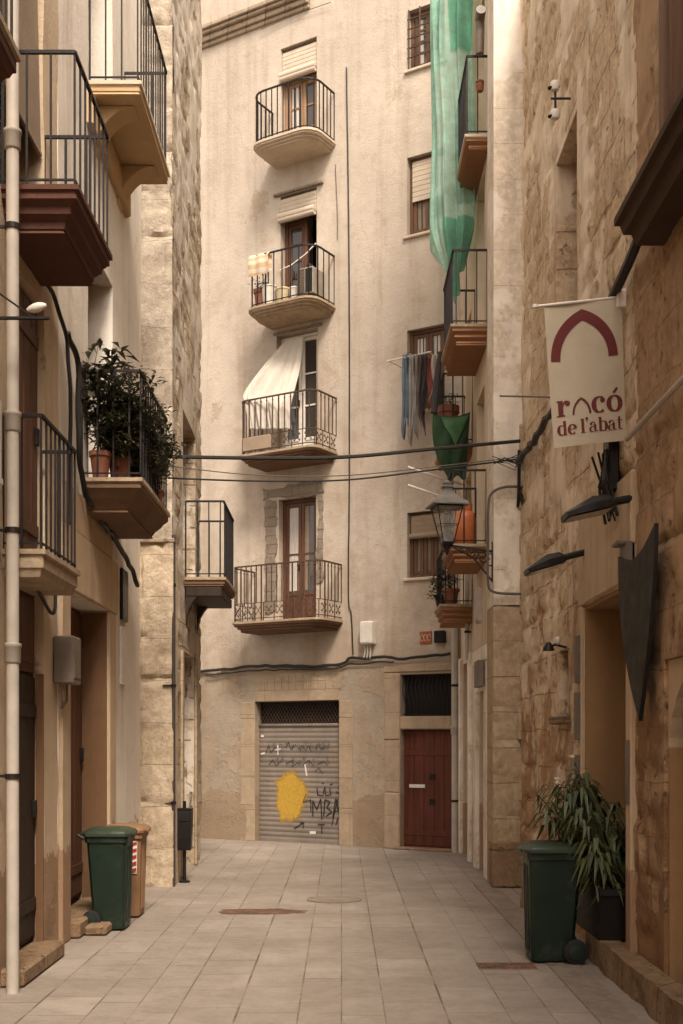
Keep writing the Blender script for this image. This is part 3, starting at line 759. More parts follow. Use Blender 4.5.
def masonry(ops,seed,amp=1.0,rowh=.38,bw=.66):
    """worn coursed blocks: each stone sits a little in or out, joints are washed out where the render has fallen"""
    def f(s,h):
        n=near_op(s,h,ops) if ops else 1
        k=min(1,max(.15,n/.30))
        P=Vector((s,h,seed)); wv=noise.noise(P*.9)*.10; hh=h+wv; row=math.floor(hh/rowh); ss=s+.05*noise.noise(P*1.7)+.31*(row%3)*bw+.1*noise.noise(Vector((row*3.1,seed,0)))
        col=math.floor(ss/bw); fr=(hh/rowh-row)*rowh; fc=(ss/bw-col)*bw
        d=min(fr,rowh-fr,fc,bw-fc)
        bare=min(1,max(0,(noise.fractal(P*.8+Vector((3,7,1)),  .8,2,4)+.24)*3.0))
        y=.030*noise.fractal(P*1.3,.9,2.1,4)
        y+=bare*(.034*noise.noise(Vector((row*5.3,col*7.7,seed)))+.045*max(0,1-d/.05)+.020*noise.fractal(P*7,.8,2,3)+.06*max(0,noise.noise(P*4.1)-.2))
        y+=(1-bare)*(.004*noise.noise(P*6)-.008)
        return y*k*amp
    return f


# ================================================================== LEFT SIDE (local x runs away from the camera)
# ---- ochre house nearest on the left
AX=-2.4; A0=8.5
A=thing('plaster_house','ochre plastered house nearest on the left, with the red-brown balcony and the drainpipe','building',(AX,A0,0),R(90))
a=lambda z: z-A0
opsA=[(a(8.45),a(9.68),5.67,8.1,.22),(a(8.62),a(9.70),3.10,5.25,.38),(a(8.62),a(9.68),-.02,2.95,.34),(a(7.3),a(8.06),-.02,2.75,.3),(a(5.6),a(6.7),5.6,7.9,.25)]
mb=MB(); wall(mb,a(-4),a(10.16),-.05,8.6,opsA,.14,relief(.018,1.1,2.2),4.0); mb.box(a(-18),a(-4.003),0,4,-.05,8.0); mb.build('wall',M['left_near'],A,40)  # the box is an unseen wall run behind the camera, added to narrow the light
def A_door(parent,name,z0,z1,h0,h1,y,m,lab,origin,planks=4,handle=True):
    s0,s1=z0-origin+.006,z1-origin-.006; mb=MB(); w=(s1-s0)/planks
    mb.box(s0,s1,y,y+.04,h0+.01,h1-.006)
    for k in range(planks): mb.box(s0+w*k+.006,s0+w*(k+1)-.006,y-.016,y,h0+.04,h1-.03,0,.006)
    for z in (h0+.25,h1-.35): mb.box(s0+.02,s1-.02,y-.03,y-.016,z,z+.1,0,.004)
    o=mb.build(name,m,parent,35); tag(o,lab)
    if handle:
        hb=MB(); hb.box(s1-.12,s1-.07,y-.05,y-.0165,(h0+h1)/2-.08,(h0+h1)/2+.06,0,.005); hb.build('handle',M['iron'],o)
    return o
A_door(A,'street_door',8.62,9.68,.14,2.28,.085,M['door_dark'],'dark plank street door behind the drainpipe',A0)
mb=MB(); mb.box(a(8.626),a(9.674),.075,.2,2.285,2.944,0,.008); mb.box(a(8.70),a(9.60),.065,.075,2.36,2.87,0,.006); mb.build('overdoor_panel',M['door_brown'],A,35)
mb=MB(); mb.box(a(8.45),a(9.72),-.16,.33,0,.13,0,.02); mb.build('doorstep',M['plinth'],A,35)
A_door(A,'street_door',7.3,8.06,.0,2.74,.22,M['door_dark'],'black street door at the picture edge',A0)
A_door(A,'balcony_shutter',8.62,9.70,3.12,5.24,.07,M['door_brown'],'closed brown plank shutter above the pale concrete balcony',A0,5)
mb=MB(); s0,s1=a(8.47),a(9.66); mb.box(s0,s1,.2,.215,5.68,8.08); mb.build('dark_doorway',M['dark'],A)
mb=MB(); n=46
for k in range(n):
    z=8.1-(8.1-6.47)*k/n; zz=8.1-(8.1-6.47)*(k+1)/n
    mb.box(s0+.0,s1,.055-.012*k/n*3,.068-.012*k/n*3,zz+.004,z)
mb.box(s0,s1,.01,.035,6.44,6.475,0,.004); tag(mb.build('hanging_blind',M['blind_brown'],A),'slatted beige blind hanging over the red-brown balcony door')
A_door(A,'balcony_door',5.6,6.7,5.62,7.88,.2,M['door_dark'],'dark door of the balcony cut off by the top edge',A0)
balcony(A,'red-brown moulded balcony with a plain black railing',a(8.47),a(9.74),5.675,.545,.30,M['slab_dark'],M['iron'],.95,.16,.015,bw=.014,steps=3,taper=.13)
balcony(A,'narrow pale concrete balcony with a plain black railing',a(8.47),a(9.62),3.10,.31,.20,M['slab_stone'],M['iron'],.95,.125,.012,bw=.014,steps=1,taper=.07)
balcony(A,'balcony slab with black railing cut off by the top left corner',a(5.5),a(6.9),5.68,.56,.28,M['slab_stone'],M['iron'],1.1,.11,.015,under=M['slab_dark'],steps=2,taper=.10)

# ---- pale house with the plant balcony
B0=12.2
B=thing('pale_house','pale rendered house on the left with a leafy balcony, standing before the stone tower','building',(AX,B0,0),R(90))
b=lambda z: z-B0
opsB=[(b(10.52),b(12.28),-.02,3.07,.42),(b(11.38),b(12.58),4.17,6.5,.36),(b(11.40),b(12.58),8.02,10.4,.36)]
mb=MB(); wall(mb,b(10.165),b(14.38),-.05,10.9,opsB,.14,relief(.012,1.0,5.2),4.0); mb.build('wall',M['left_white'],B,True)
mb=MB()    # raised band and jambs round the deep street doorway
mb.box(b(10.25),b(12.72),-.035,.05,3.075,3.62,0,.012)
mb.box(b(12.285),b(12.62),-.03,.05,.0,3.068,0,.012); mb.box(b(10.2),b(10.515),-.03,.05,.0,3.068,0,.012)
tag(mb.build('stone_surround',M['left_surround'],B,35),'ochre band and jambs framing the deep street doorway')
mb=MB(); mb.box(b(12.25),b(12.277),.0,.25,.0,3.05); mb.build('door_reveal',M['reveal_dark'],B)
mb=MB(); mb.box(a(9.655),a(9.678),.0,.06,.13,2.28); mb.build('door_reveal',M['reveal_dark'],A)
mb=MB(); mb.box(b(10.3),b(12.5),-.018,.05,3.625,4.0,0,.01); mb.build('render_panel',M['left_surround'],B,35)
A_door(B,'street_door',10.52,12.28,.16,3.06,.27,M['door_brown'],'brown plank door deep in the doorway by the green bin',B0,5)
mb=MB(); mb.box(b(10.54),b(12.24),-.10,.24,0,.15,0,.02); mb.box(b(10.7),b(12.1),-.30,-.104,0,.09,0,.02); mb.build('doorstep',M['plinth'],B,35)
french(B,'balcony_door',b(11.385),b(12.575),4.18,6.49,.28,M['door_brown'],M['pane'],2,(.5,),.5,'brown door behind the potted plants')
french(B,'balcony_door',b(11.405),b(12.575),8.03,10.39,.28,M['door_brown'],M['pane'],2,(.5,),.5,'brown door of the ochre-bottomed balcony')
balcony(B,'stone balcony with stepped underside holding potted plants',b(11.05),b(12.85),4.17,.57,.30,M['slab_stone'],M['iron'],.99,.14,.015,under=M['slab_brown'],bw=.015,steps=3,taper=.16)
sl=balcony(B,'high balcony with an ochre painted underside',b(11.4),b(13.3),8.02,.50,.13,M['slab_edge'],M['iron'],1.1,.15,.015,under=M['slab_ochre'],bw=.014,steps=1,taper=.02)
for zz in (11.75,12.95):   # curved corbels carrying the high balcony
    mb=MB(); prof=[(.04,7.2)]+[(.04-.44*(1-math.cos(t*math.pi/2)),7.2+.68*math.sin(t*math.pi/2)) for t in [i/8 for i in range(9)]]+[(.04,7.885)]
    mb.loft([[(b(zz-.14),y,z) for y,z in prof],[(b(zz+.14),y,z) for y,z in prof]])
    tag(mb.build('corbel',M['slab_ochre'],sl,35),'curved ochre corbel')
mb=MB(); mb.box(b(11.3),b(13.35),-.06,.03,7.55,7.87,0,.02); mb.build('render_band',M['slab_ochre'],sl,35)

# ---- stone tower block
T0=14.4
T=thing('stone_tower','tall ashlar stone corner block jutting into the alley on the left','building',(-2.43,T0,0),0)
# local: x across the street, y away from the camera
mb=MB(); wall(mb,-.6,.40,4.16,12.8,(),.05,masonry((),9.0,1.0,.52,.8),.3); mb.box(-.6,.09,.31,3.29,0,12.7); mb.build('wall',M['tower'],T,True)
mb=MB(); wall(mb,-.6,.425,-.05,4.10,(),.045,(lambda f:(lambda s,h:-.09+f(s,h)))(masonry((),4.0,1.2,.5,.75)),.3); tag(mb.build('lower_wall',M['tower_low'],T,True),'thicker lower course of worn ochre blocks')
mb=MB(); mb.box(-.6,.44,-.12,.06,4.10,4.155,0,.012); mb.build('ledge',M['cornice'],T)
# street-facing flank: separate wall turned 90 degrees with a doorway under the little balcony
mb=MB(); f2=masonry([(.9,2.3,-.01,2.9),(1.0,2.5,3.88,6.0)],13.0,.65); tmp=MB()
wall(tmp,.0,3.3,-.05,12.8,[(.9,2.3,-.01,2.9,.3),(1.0,2.5,3.88,6.0,.25)],.06,f2,.3,ends=False)
mb.add([(.41-y-.05*min(1,x/3.3)*1.0,x+.004,z) for x,y,z in tmp.v],tmp.f)
tag(mb.build('side_wall',M['tower_side'],T,True),'rubble flank partly covered with pale render')
mb=MB(); mb.box(.10,.14,.91,2.29,.0,2.89)
for k in range(5): mb.box(.14,.155,.92+.27*k,.92+.27*(k+1)-.01,.02,2.87,0,.005)
tag(mb.build('street_door',M['door_brown'],T,35),'brown door in the flank of the tower')
mb=MB(); mb.box(.14,.18,1.01,2.49,3.89,5.99); mb.build('balcony_door',M['door_brown'],T)
mb=MB(); mb.box(.385,.43,.74,.895,.0,2.9,0,.02); mb.box(.37,.415,2.305,2.46,.0,2.9,0,.02)
tag(mb.build('door_frame',M['right_low'],T,35),'worn stone jambs of the flank doorway')
# its balcony: build turned towards the street
sb=balcony(T,'small dark balcony with plain bars on the tower flank',1.2,2.7,3.87,.53,.12,M['slab_stone'],M['iron'],.99,.15,.012,under=M['slab_brown'],bw=.014,steps=1,taper=.03)
sb.rotation_euler=(0,0,R(90)); sb.location=(.40,0,0)
mb=MB(); 
prof=[(.0,3.25)]+[(-.42*(1-math.cos(t*math.pi/2)),3.25+.49*math.sin(t*math.pi/2)) for t in [i/7 for i in range(8)]]+[(.0,3.745)]
for zz in (1.30,2.5):
    mb=MB(); mb.loft([[(zz-.07,y,z) for y,z in prof],[(zz+.07,y,z) for y,z in prof]]); tag(mb.build('corbel',M['door_dark'],sb,35),'dark timber bracket')
mb=MB(); mb.box(1.22,2.68,-.47,.0,3.62,3.745,0,.01); mb.build('beam',M['door_dark'],sb,35)

# ================================================================== RIGHT SIDE (local x runs towards the camera)
RX=2.13; C0=10.0
C=thing('sandstone_house','rough brown sandstone house nearest on the right, with the banner and the doorway','building',(RX,C0,0),R(-90))
c=lambda z: C0-z
opsC=[(c(10.5),c(8.86),.2,2.92,.55),(c(7.93),c(6.2),.0,2.28,.6),(c(11.74),c(11.26),1.98,2.62,.25),(c(11.9),c(10.85),5.72,7.45,.45),(c(7.93),c(6.6),5.25,8.4,.25)]
dispC=masonry(opsC,21.0,.75)
mb=MB(); wall(mb,c(14.24),c(5.5),-.05,10.7,opsC,.05,dispC,4.0)
mb.box(c(5.497),c(-18),0,4,-.05,9.0)  # unseen wall run past the camera, added to narrow the light in the alley
for i,q in enumerate(mb.f):   # nearer part of the front: older, browner stone
    p=mb.v[q[0]]
    if p[0]>c(8.72)+.16*noise.noise(Vector((p[2]*1.3,3,1)))+.08*noise.noise(Vector((p[2]*5,7,1))): mb.m[i]=1
mb.build('wall',[M['right_near'],M['right_brown']],C,True)
mb=MB()   # worn foundation course
wall(mb,c(9.6),c(3.0),-.05,.215,(),.05,lambda s,h:-.165+.03*noise.fractal(Vector((s*2.2,h*3,5)),.9,2,4)-.012*math.floor(s/.7)%2*.0,.0)
tag(mb.build('foundation_course',M['plinth'],C,True),'worn stone footing along the ground')
mb=MB()   # concrete lintel and jambs
mb.box(c(10.66),c(8.72),-.03,.05,2.925,3.72,0,.015); mb.box(c(10.66),c(10.503),-.035,.06,.2,2.92,0,.012); mb.box(c(8.857),c(8.70),-.035,.06,.2,2.92,0,.012)
tag(mb.build('stone_surround',M['left_surround'],C,35),'smooth pale render round the restaurant doorway')
mb=MB(); mb.box(c(10.497),c(10.47),.0,.49,.2,2.89); mb.box(c(10.47),c(8.86),.01,.49,2.885,2.917)
tag(mb.build('door_reveal',M['reveal'],C),'smooth ochre plaster lining the deep doorway')
mb=MB(); mb.box(c(7.925),c(7.90),.03,.55,.0,1.7); mb.build('door_reveal',M['reveal'],C)
mb=MB(); mb.box(c(10.49),c(8.87),.5,.54,.2,2.91); 
for k in range(2): mb.box(c(10.45)+.8*k,c(10.45)+.8*k+.72,.47,.5,.28,2.8,0,.01)
tag(mb.build('street_door',M['door_dark'],C,35),'dark door deep inside the doorway with the plant')
mb=MB()   # arch head of the nearest doorway
n=14; s0,s1=c(7.93),c(6.2); mid=(s0+s1)/2; rad=(s1-s0)/2
for k in range(n):
    t0,t1=math.pi*(1-k/n),math.pi*(1-(k+1)/n)
    p0=(mid+rad*math.cos(t0),1.62+.64*math.sin(t0)); p1=(mid+rad*math.cos(t1),1.62+.64*math.sin(t1))
    q=[(p0[0],p0[1]),(p1[0],p1[1]),(p1[0],2.276),(p0[0],2.276)]
    mb.loft([[(x,.52,z) for x,z in q],[(x,.03,z) for x,z in q]])
tag(mb.build('arch_head',M['left_surround'],C,60),'rounded arch over the nearest doorway')
mb=MB(); mb.box(s0+.01,s1-.01,.56,.595,.0,2.27); mb.build('street_door',M['door_dark'],C)
mb=MB(); mb.box(c(11.73),c(11.27),.2,.24,1.99,2.61); mb.build('vent_door',M['door_dark'],C)
mb=MB(); mb.box(c(11.82),c(11.16),-.09,.2,1.9,1.975,0,.015); mb.build('window_sill',M['plinth'],C)
mb=MB(); mb.box(c(11.89),c(10.86),.4,.44,5.73,7.44); mb.build('window_shutter',M['door_brown'],C)
mb=MB(); mb.box(c(7.92),c(6.61),.18,.22,5.26,8.39); mb.build('curtained_window',M['curtain_dim'],C)
mb=MB(); mb.box(c(7.99),c(7.88),-.02,.12,5.25,8.4,0,.01); mb.box(c(7.93)+.003,c(7.86),.02,.18,5.26,8.39,0,.01); mb.build('window_frame',M['wood_window'],C,35)
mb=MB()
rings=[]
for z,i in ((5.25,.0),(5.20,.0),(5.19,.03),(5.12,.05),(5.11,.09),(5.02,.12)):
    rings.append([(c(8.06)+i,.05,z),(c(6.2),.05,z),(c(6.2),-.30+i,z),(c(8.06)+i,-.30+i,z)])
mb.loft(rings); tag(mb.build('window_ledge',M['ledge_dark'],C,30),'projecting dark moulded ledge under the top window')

# ---- pale pilaster house beyond it
P0=14.2
Pm=thing('pilaster_house','narrow pale ashlar pier facing the camera beyond the sandstone house on the right','building',(1.8,P0,0),0)
mb=MB(); wall(mb,0,.9,3.35,11.0,(),.08,relief(.008,1.5,31.0),.6); mb.build('wall',M['right_mid'],Pm,True)
mb=MB(); wall(mb,-.004,.9,-.05,3.346,(),.05,masonry((),33.0,.6,.42,.6),.6); tag(mb.build('lower_wall',M['right_low'],Pm,True),'ochre worn blocks of the lower pier')
mb=MB()
rr=random.Random(11); z=.0; k=0
while z<5.6:
    hh=rr.uniform(.24,.44)
    if k%2: mb.box(.30+rr.uniform(-.015,.02),.62,-.035-rr.random()*.012,.03,z+.006,z+hh-.006,0,.012)
    z+=hh; k+=1
tag(mb.build('quoins',M['right_low'],Pm,35),'toothed edge stones')
mb=MB(); mb.box(-.02,.55,-.03,.3,0,.55,0,.02); tag(mb.build('base_block',M['plinth'],Pm,35),'darker worn base stone')

# ---- cream balcony house at the far right
E0=16.5; EX=1.86
E=thing('balcony_house','cream house with a column of small balconies on the right, touching the far apartment house','building',(EX,E0,0),R(-90))
e=lambda z: E0-z
opsE=[(e(18.35),e(17.35),-.02,2.9,.3),(e(16.15),e(15.3),-.02,2.4,.3)]
for h in (4.27,7.06,9.43): opsE.append((e(16.5),e(15.6),h,h+2.1,.25))
for h in (3.68,5.97,): opsE.append((e(18.0),e(17.2),h,h+1.95,.25))
mb=MB(); wall(mb,e(18.95),e(14.805),-.05,13.4,opsE,.14,relief(.008,1.2,41.0),4.0); mb.build('wall',M['right_far'],E,True)
for (z0,z1,t,lab) in ((17.35,18.35,2.89,'brown street door next to the far drainpipe'),(15.3,16.15,2.39,'brown street door between pale piers')):
    A_dr=MB(); A_dr.box(e(z1)+.006,e(z0)-.006,.22,.28,.02,t)
    for q in range(3): A_dr.box(e(z1)+.02+(z1-z0-.04)*q/3,e(z1)+.02+(z1-z0-.04)*(q+1)/3-.012,.2,.22,.05,t-.04,0,.006)
    tag(A_dr.build('street_door',M['door_brown'],E,35),lab)
mb=MB(); mb.box(e(15.25),e(14.95),-.06,.04,0,2.75,0,.012); mb.box(e(16.5),e(16.2),-.05,.04,0,2.75,0,.012); mb.box(e(16.5),e(14.95),-.065,.04,2.755,2.95,0,.012)
mb.box(e(18.6),e(18.4),-.05,.04,0,3.0,0,.012); mb.box(e(17.3),e(17.05),-.05,.04,0,3.0,0,.012)
mb.build('door_surround',M['right_mid'],E,35)
for (z0,z1,h0,h1,lab) in ((15.6,16.5,9.43,11.53,'white door of the top right balcony'),(15.6,16.5,7.06,9.16,'white door of the second right balcony'),(15.6,16.5,4.27,6.37,'white door behind the gas bottle'),(17.2,18.0,5.97,7.92,'white door behind the green sheet'),(17.2,18.0,3.68,5.63,'white door of the lowest right balcony')):
    french(E,'balcony_door',e(z1)+.004,e(z0)-.004,h0+.01,h1-.01,.16,M['white_paint'],M['pane'],2,(.5,),.5,lab)
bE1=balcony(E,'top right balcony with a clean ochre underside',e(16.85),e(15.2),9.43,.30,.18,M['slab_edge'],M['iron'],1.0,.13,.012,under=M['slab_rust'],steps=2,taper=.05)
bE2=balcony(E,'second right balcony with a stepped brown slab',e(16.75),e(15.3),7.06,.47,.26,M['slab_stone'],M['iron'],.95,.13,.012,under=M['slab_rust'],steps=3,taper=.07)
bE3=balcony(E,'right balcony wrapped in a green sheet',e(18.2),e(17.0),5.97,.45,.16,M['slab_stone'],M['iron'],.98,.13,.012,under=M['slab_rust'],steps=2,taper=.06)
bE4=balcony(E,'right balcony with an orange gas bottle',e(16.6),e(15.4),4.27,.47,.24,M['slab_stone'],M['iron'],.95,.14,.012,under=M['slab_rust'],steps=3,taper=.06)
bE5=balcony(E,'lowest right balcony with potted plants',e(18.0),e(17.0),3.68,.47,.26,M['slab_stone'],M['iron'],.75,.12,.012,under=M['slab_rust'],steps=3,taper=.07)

# ================================================================== THINGS
def leaves(mb,n,samp,L=(.05,.1),W=.28,droop=.4,seed=1,up=.3,mi=0):
    rd=random.Random(seed)
    for _ in range(n):
        p,d=samp(rd); d=Vector(d)+Vector((rd.uniform(-.5,.5),rd.uniform(-.5,.5),rd.uniform(-.3,.5)*up)); 
        if d.length<1e-4: d=Vector((1,0,0))
        d.normalize(); l=rd.uniform(*L); w=l*W*rd.uniform(.8,1.2)
        sd=d.cross(Vector((0,0,1))); sd=sd.normalized() if sd.length>1e-4 else Vector((1,0,0))
        nn=sd.cross(d); p=Vector(p); g=Vector((0,0,-1))
        m=p+d*l*.5+g*l*droop*.12; t=p+d*l+g*l*droop*.55
        f=nn*w*.18
        mb.add([p,m+sd*w*.5+f,t,m-sd*w*.5+f,m],[(0,1,4),(1,2,4),(0,4,3),(4,2,3)],mi)
# ---- drainpipes
def pipe(name,label,x,y,z0,z1,r,mat,joints=(),clips=(),wall_dir=(-1,0),foot=None):
    mb=MB(); mb.tube([(x,y,z0),(x,y,z1)],r,12)
    for j in joints: mb.lathe([(r+.004,-.07),(r+.014,-.06),(r+.014,.04),(r+.02,.045),(r+.02,.065),(r+.004,.07)],(x,y,j),12)
    o=single(mb,name,mat,label,'drainpipe',Vector((x,y,z0)),None,50)
    for j in clips:
        cb=MB(); cb.lathe([(r+.003,-.018),(r+.010,-.018),(r+.010,.018),(r+.003,.018)],(0,0,j-z0),12)
        cb.bar((0,0,j-z0),(wall_dir[0]*.13,wall_dir[1]*.13,j-z0),.02); cb.build('bracket',M['iron'],o)
    return o
pipe('drainpipe','fat cream drainpipe running up the ochre house at the left edge',-2.275,8.3,0,8.7,.044,M['pipe_white'],(3.95,2.35,5.9),(1.5,3.2,5.3,7.3))
q=fw(5.085,-.07,0); pipe('drainpipe','pale drainpipe beside the maroon door at the far corner',q.x,q.y,0,3.6,.055,M['pipe_white'],(1.9,),(.8,2.6),(.52,.85))
pipe('drainpipe','thin black pipe up the corner edge of the stone tower',-2.005,14.33,0,4.2,.022,M['pipe_dark'],(),(1.0,2.4,3.6))
q=at(459,700,18.3); pipe('drainpipe','thin cream pipe on the cream balcony house by its far door',1.80,17.2,2.9,5.2,.03,M['pipe_white'],(),(3.3,4.6),(1,0))

# ---- wheelie bins. local: hinge and wheels towards -x, front +x, side towards -y
def wheelie(label,loc,rz,bm,lm,L=.50,W=.46,H=.93,group='wheeled waste bins',base=.32):
    root=thing('wheelie_bin',label,'waste bin',loc,rz,group)
    mb=MB()
    def rg(z,x0,x1,w,i=.03):
        return [(x0+i,-w/2,z),(x1-i,-w/2,z),(x1,-w/2+i,z),(x1,w/2-i,z),(x1-i,w/2,z),(x0+i,w/2,z),(x0,w/2-i,z),(x0,-w/2+i,z)]
    mb.loft([rg(.02,-.12,.20,.34),rg(.05,-.125,.205,.35),rg(H-.12,-.185,.225,.42),rg(H-.115,-.20,.24,.45),rg(H-.065,-.205,.245,.455),rg(H-.062,-.195,.23,.44)])
    for yy in (-.08,.0,.08):   # moulded ribs on the front
        mb.add([(.207,yy-.02,.08),(.207,yy+.02,.08),(.222,yy+.02,H-.16),(.222,yy-.02,H-.16),(.217,yy-.012,.09),(.217,yy+.012,.09),(.231,yy+.012,H-.17),(.231,yy-.012,H-.17)],[(4,5,6,7),(0,1,5,4),(1,2,6,5),(2,3,7,6),(3,0,4,7)])
    mb.build('body',bm,root,35)
    mb=MB()
    mb.loft([rg(H-.06,-.22,.262,.49,.04),rg(H-.035,-.225,.268,.495,.04),rg(H-.012,-.21,.245,.47,.05),rg(H+.008,-.17,.19,.40,.07),rg(H+.014,-.12,.13,.28,.06)])
    mb.box(.255,.285,-.09,.09,H-.062,H-.035,0,.008)
    mb.build('lid',lm,root,40)
    hb=MB(); hb.tube([(-.21,-.19,H-.09),(-.275,-.19,H-.055),(-.275,.19,H-.055),(-.21,.19,H-.09)],.014,8); hb.build('handle',bm,root,True)
    for sg in (-1,1):
        wb=MB(); rings=[]
        for r,yy in ((.03,-.028),(.075,-.028),(.098,-.02),(.1,0),(.098,.02),(.075,.028),(.03,.028)):
            rings.append([(-.13+r*math.cos(6.2832*k/20),sg*.215+yy,.1+r*math.sin(6.2832*k/20)) for k in range(20)])
        wb.loft(rings); w=wb.build('wheel',M['rubber'],root,40)
        kb=MB(); kb.loft([[(-.13+r*math.cos(6.2832*k/12),sg*(.215+.03)+sg*d,.1+r*math.sin(6.2832*k/12)) for k in range(12)] for r,d in ((.062,-.005),(.055,.004),(.02,.008))]); kb.build('hub',bm,w)
    ab=MB(); ab.tube([(-.13,-.21,.1),(-.13,.21,.1)],.012,8); ab.build('axle',M['iron'],root)
    return root
wheelie('dark green wheelie bin standing by the oleander at the sandstone house',(1.69,9.55,0),R(180),M['plastic_green'],M['plastic_lid'])
lbin=wheelie('dark green wheelie bin before the deep doorway of the pale house',(-2.165,11.15,0),0,M['plastic_green'],M['plastic_lid'])
lbin.scale=(.88,1,1)
bb=wheelie('brown wheelie bin with a striped sticker, half hidden behind the left green bin',(-2.17,11.95,0),0,M['plastic_brown'],M['plastic_brown'],H=.90)
bb.scale=(.9,1,1)
# put the hazard sticker on the near side of its front edge
for nm,mt,par in (('striped_sticker','sticker_white',0),):
    mb=MB(); 
    def bx(z): return .205+.02*(z-.05)/(.90-.17)
    mb.add([(bx(.44)-.14,-.401*.5-.0,.44),(bx(.44)-.032,-.401*.5,.44),(bx(.76)-.032,-.424*.5,.76),(bx(.76)-.14,-.424*.5,.76)],[(0,1,2,3)])
    mb.v=[(x,y-.006,z) for x,y,z in mb.v]; st=mb.build(nm,M[mt],bb)
    mb=MB()
    for k in range(5):
        z=.44+.064*k; mb.add([(bx(z)-.138,-.2115+0*z,z),(bx(z)-.034,-.2125,z+.03),(bx(z)-.034,-.2145,min(.758,z+.062)),(bx(z)-.138,-.2135,z+.032)],[(0,1,2,3)])
    mb.v=[(x,y-.008,z) for x,y,z in mb.v]; mb.build('stripe',M['sticker_red'],st)
# ---- litter box on a post at the tower corner
lb=thing('litter_bin','small black litter box on a post at the foot of the tower corner','litter bin',(-1.93,14.75,0),0)
mb=MB(); mb.tube([(0,0,0),(0,0,1.0)],.022,8); mb.lathe([(.07,0),(.07,.02),(.03,.03)],(0,0,0),10); mb.build('post',M['black_metal'],lb,40)
mb=MB()
mb.loft([[(-.10+i,-.105+i,z),(.10-i,-.105+i,z),(.10-i,.075-i,z),(-.10+i,.075-i,z)] for z,i in ((.40,.02),(.42,.012),(.86,.0),(.88,.004),(.89,.0),(.91,.0),(.915,.01))])
mb.build('body',M['black_metal'],lb,30)
mb=MB(); mb.box(-.08,.08,-.112,-.104,.76,.80,0,.002); mb.build('slot',M['dark'],lb)

# ---- guard stone
mb=MB(); rings=[]
for k in range(8):
    u=k/7; r=.16*(1-.55*u**1.5)
    rings.append([(2.03+r*math.cos(6.283*j/12)*(1+.15*noise.noise(Vector((j*.7,u*3,1)))),12.55+r*math.sin(6.283*j/12)*(1+.15*noise.noise(Vector((j*.7,u*3,4)))),.72*u-.02) for j in range(12)])
mb.loft(rings); single(mb,'guard_stone',M['plinth'],'worn conical guard stone at the house foot behind the right green bin','guard stone',Vector((2.03,12.55,0)),None,True)
# ---- drain covers
def cover(x0,x1,y0,y1,label):
    mb=MB(); mb.box(x0,x1,y0,y1,-.02,.008,0,.004)
    n=int((x1-x0)/.05)
    for k in range(n): mb.box(x0+.02+.05*k,x0+.045+.05*k,y0+.03,y1-.03,.0085,.013,0,.002)
    single(mb,'drain_cover',M['manhole'],label,'drain cover',Vector(((x0+x1)/2,(y0+y1)/2,0)),None,30)
mb=MB(); n=64; ring=[]
for k in range(n):
    t=6.2832*k/n; r_=1+.35*noise.noise(Vector((math.cos(t)*2.2,math.sin(t)*2.2,3)))+.18*noise.noise(Vector((math.cos(t)*7,math.sin(t)*7,8)))
    ring.append((-.83+.42*r_*math.copysign(abs(math.cos(t))**.7,math.cos(t)),12.22+.19*r_*math.copysign(abs(math.sin(t))**.8,math.sin(t))))
mb.loft([[(x,y,-.01) for x,y in ring],[(x,y,.005) for x,y in ring]]); single(mb,'sunken_patch',M['manhole'],'ragged rust-brown patch in the middle of the alley paving','paving patch',Vector((-.83,12.22,0)))
mb=MB(); mb.lathe([(.30,-.02),(.30,.008),(.275,.010),(.27,.006),(.0,.006)],(-.08,13.15,0),36); single(mb,'drain_cover',M['kerbstone'],'round worn drain cover just beyond the rusty patch','drain cover',Vector((-.08,13.15,0)),None,30)
cover(1.05,1.50,9.15,9.4,'iron drain cover in the paving before the right green bin')

# ---- hanging banner
bz=8.98
bp=thing('banner_sign','cream canvas banner with a dark red pointed arch and the words racó de l\'abat','banner',(2.13,bz,4.0),0)
TL,TR,BL,BR=[at(*q) for q in ((544,306,bz),(621,299,bz),(555,447,bz),(627,440,bz))]
org=Vector((2.13,bz,4.0))
def bpt(u,v,off=0.0):
    p=TL.lerp(TR,u).lerp(BL.lerp(BR,u),v)-org
    return Vector((p.x,p.y-off+.012*math.sin(u*5+v*2.2)+.03*v*math.sin(v*2+u),p.z))
mb=MB(); mb.grid(lambda u,v:bpt(u,1-v),20,28); mb.grid(lambda u,v:bpt(1-u,1-v,-.003),20,28)
cv=mb.build('canvas',M['banner'],bp,True)
mb=MB(); mb.tube([at(535,306.5,bz)-org,at(626,296.5,bz)-org],.011,10); mb.lathe([(.0,-.02),(.022,-.01),(.022,.012),(0,.02)],at(535,306.5,bz)-org,10)
mb.box(-.075,.03,-.03,.03,.98,1.12,0,.008); mb.build('rod',M['white_paint'],bp,40)
mb=MB()
def rb(pts,w,smooth=0):
    P2=[tuple(q) for q in pts]; fine=[Vector(q) for q in (curve(P2,smooth) if smooth else P2)]
    L=[];Q=[]; asp=.62/1.05
    for i,p in enumerate(fine):
        t=fine[min(i+1,len(fine)-1)]-fine[max(0,i-1)]; t=Vector((t.x*asp,t.y)); t.normalize(); nn=Vector((-t.y/asp,t.x))
        ww=w[i*(len(w)-1)//max(1,len(fine)-1)] if isinstance(w,list) else w
        a_=p+nn*ww/2; b_=p-nn*ww/2; L.append(bpt(a_.x,a_.y,.004)); Q.append(bpt(b_.x,b_.y,.004))
    n=len(fine); mb.add(L+Q,[(i,n+i,n+i+1,i+1) for i in range(n-1)])
    t=fine[-1]-fine[-2]; T=Vector((t.x*asp,t.y)); T.normalize(); nn=Vector((-T.y/asp,T.x)); ww=w[-1] if isinstance(w,list) else w
    return fine[-1]+nn*ww/2,fine[-1]-nn*ww/2,t
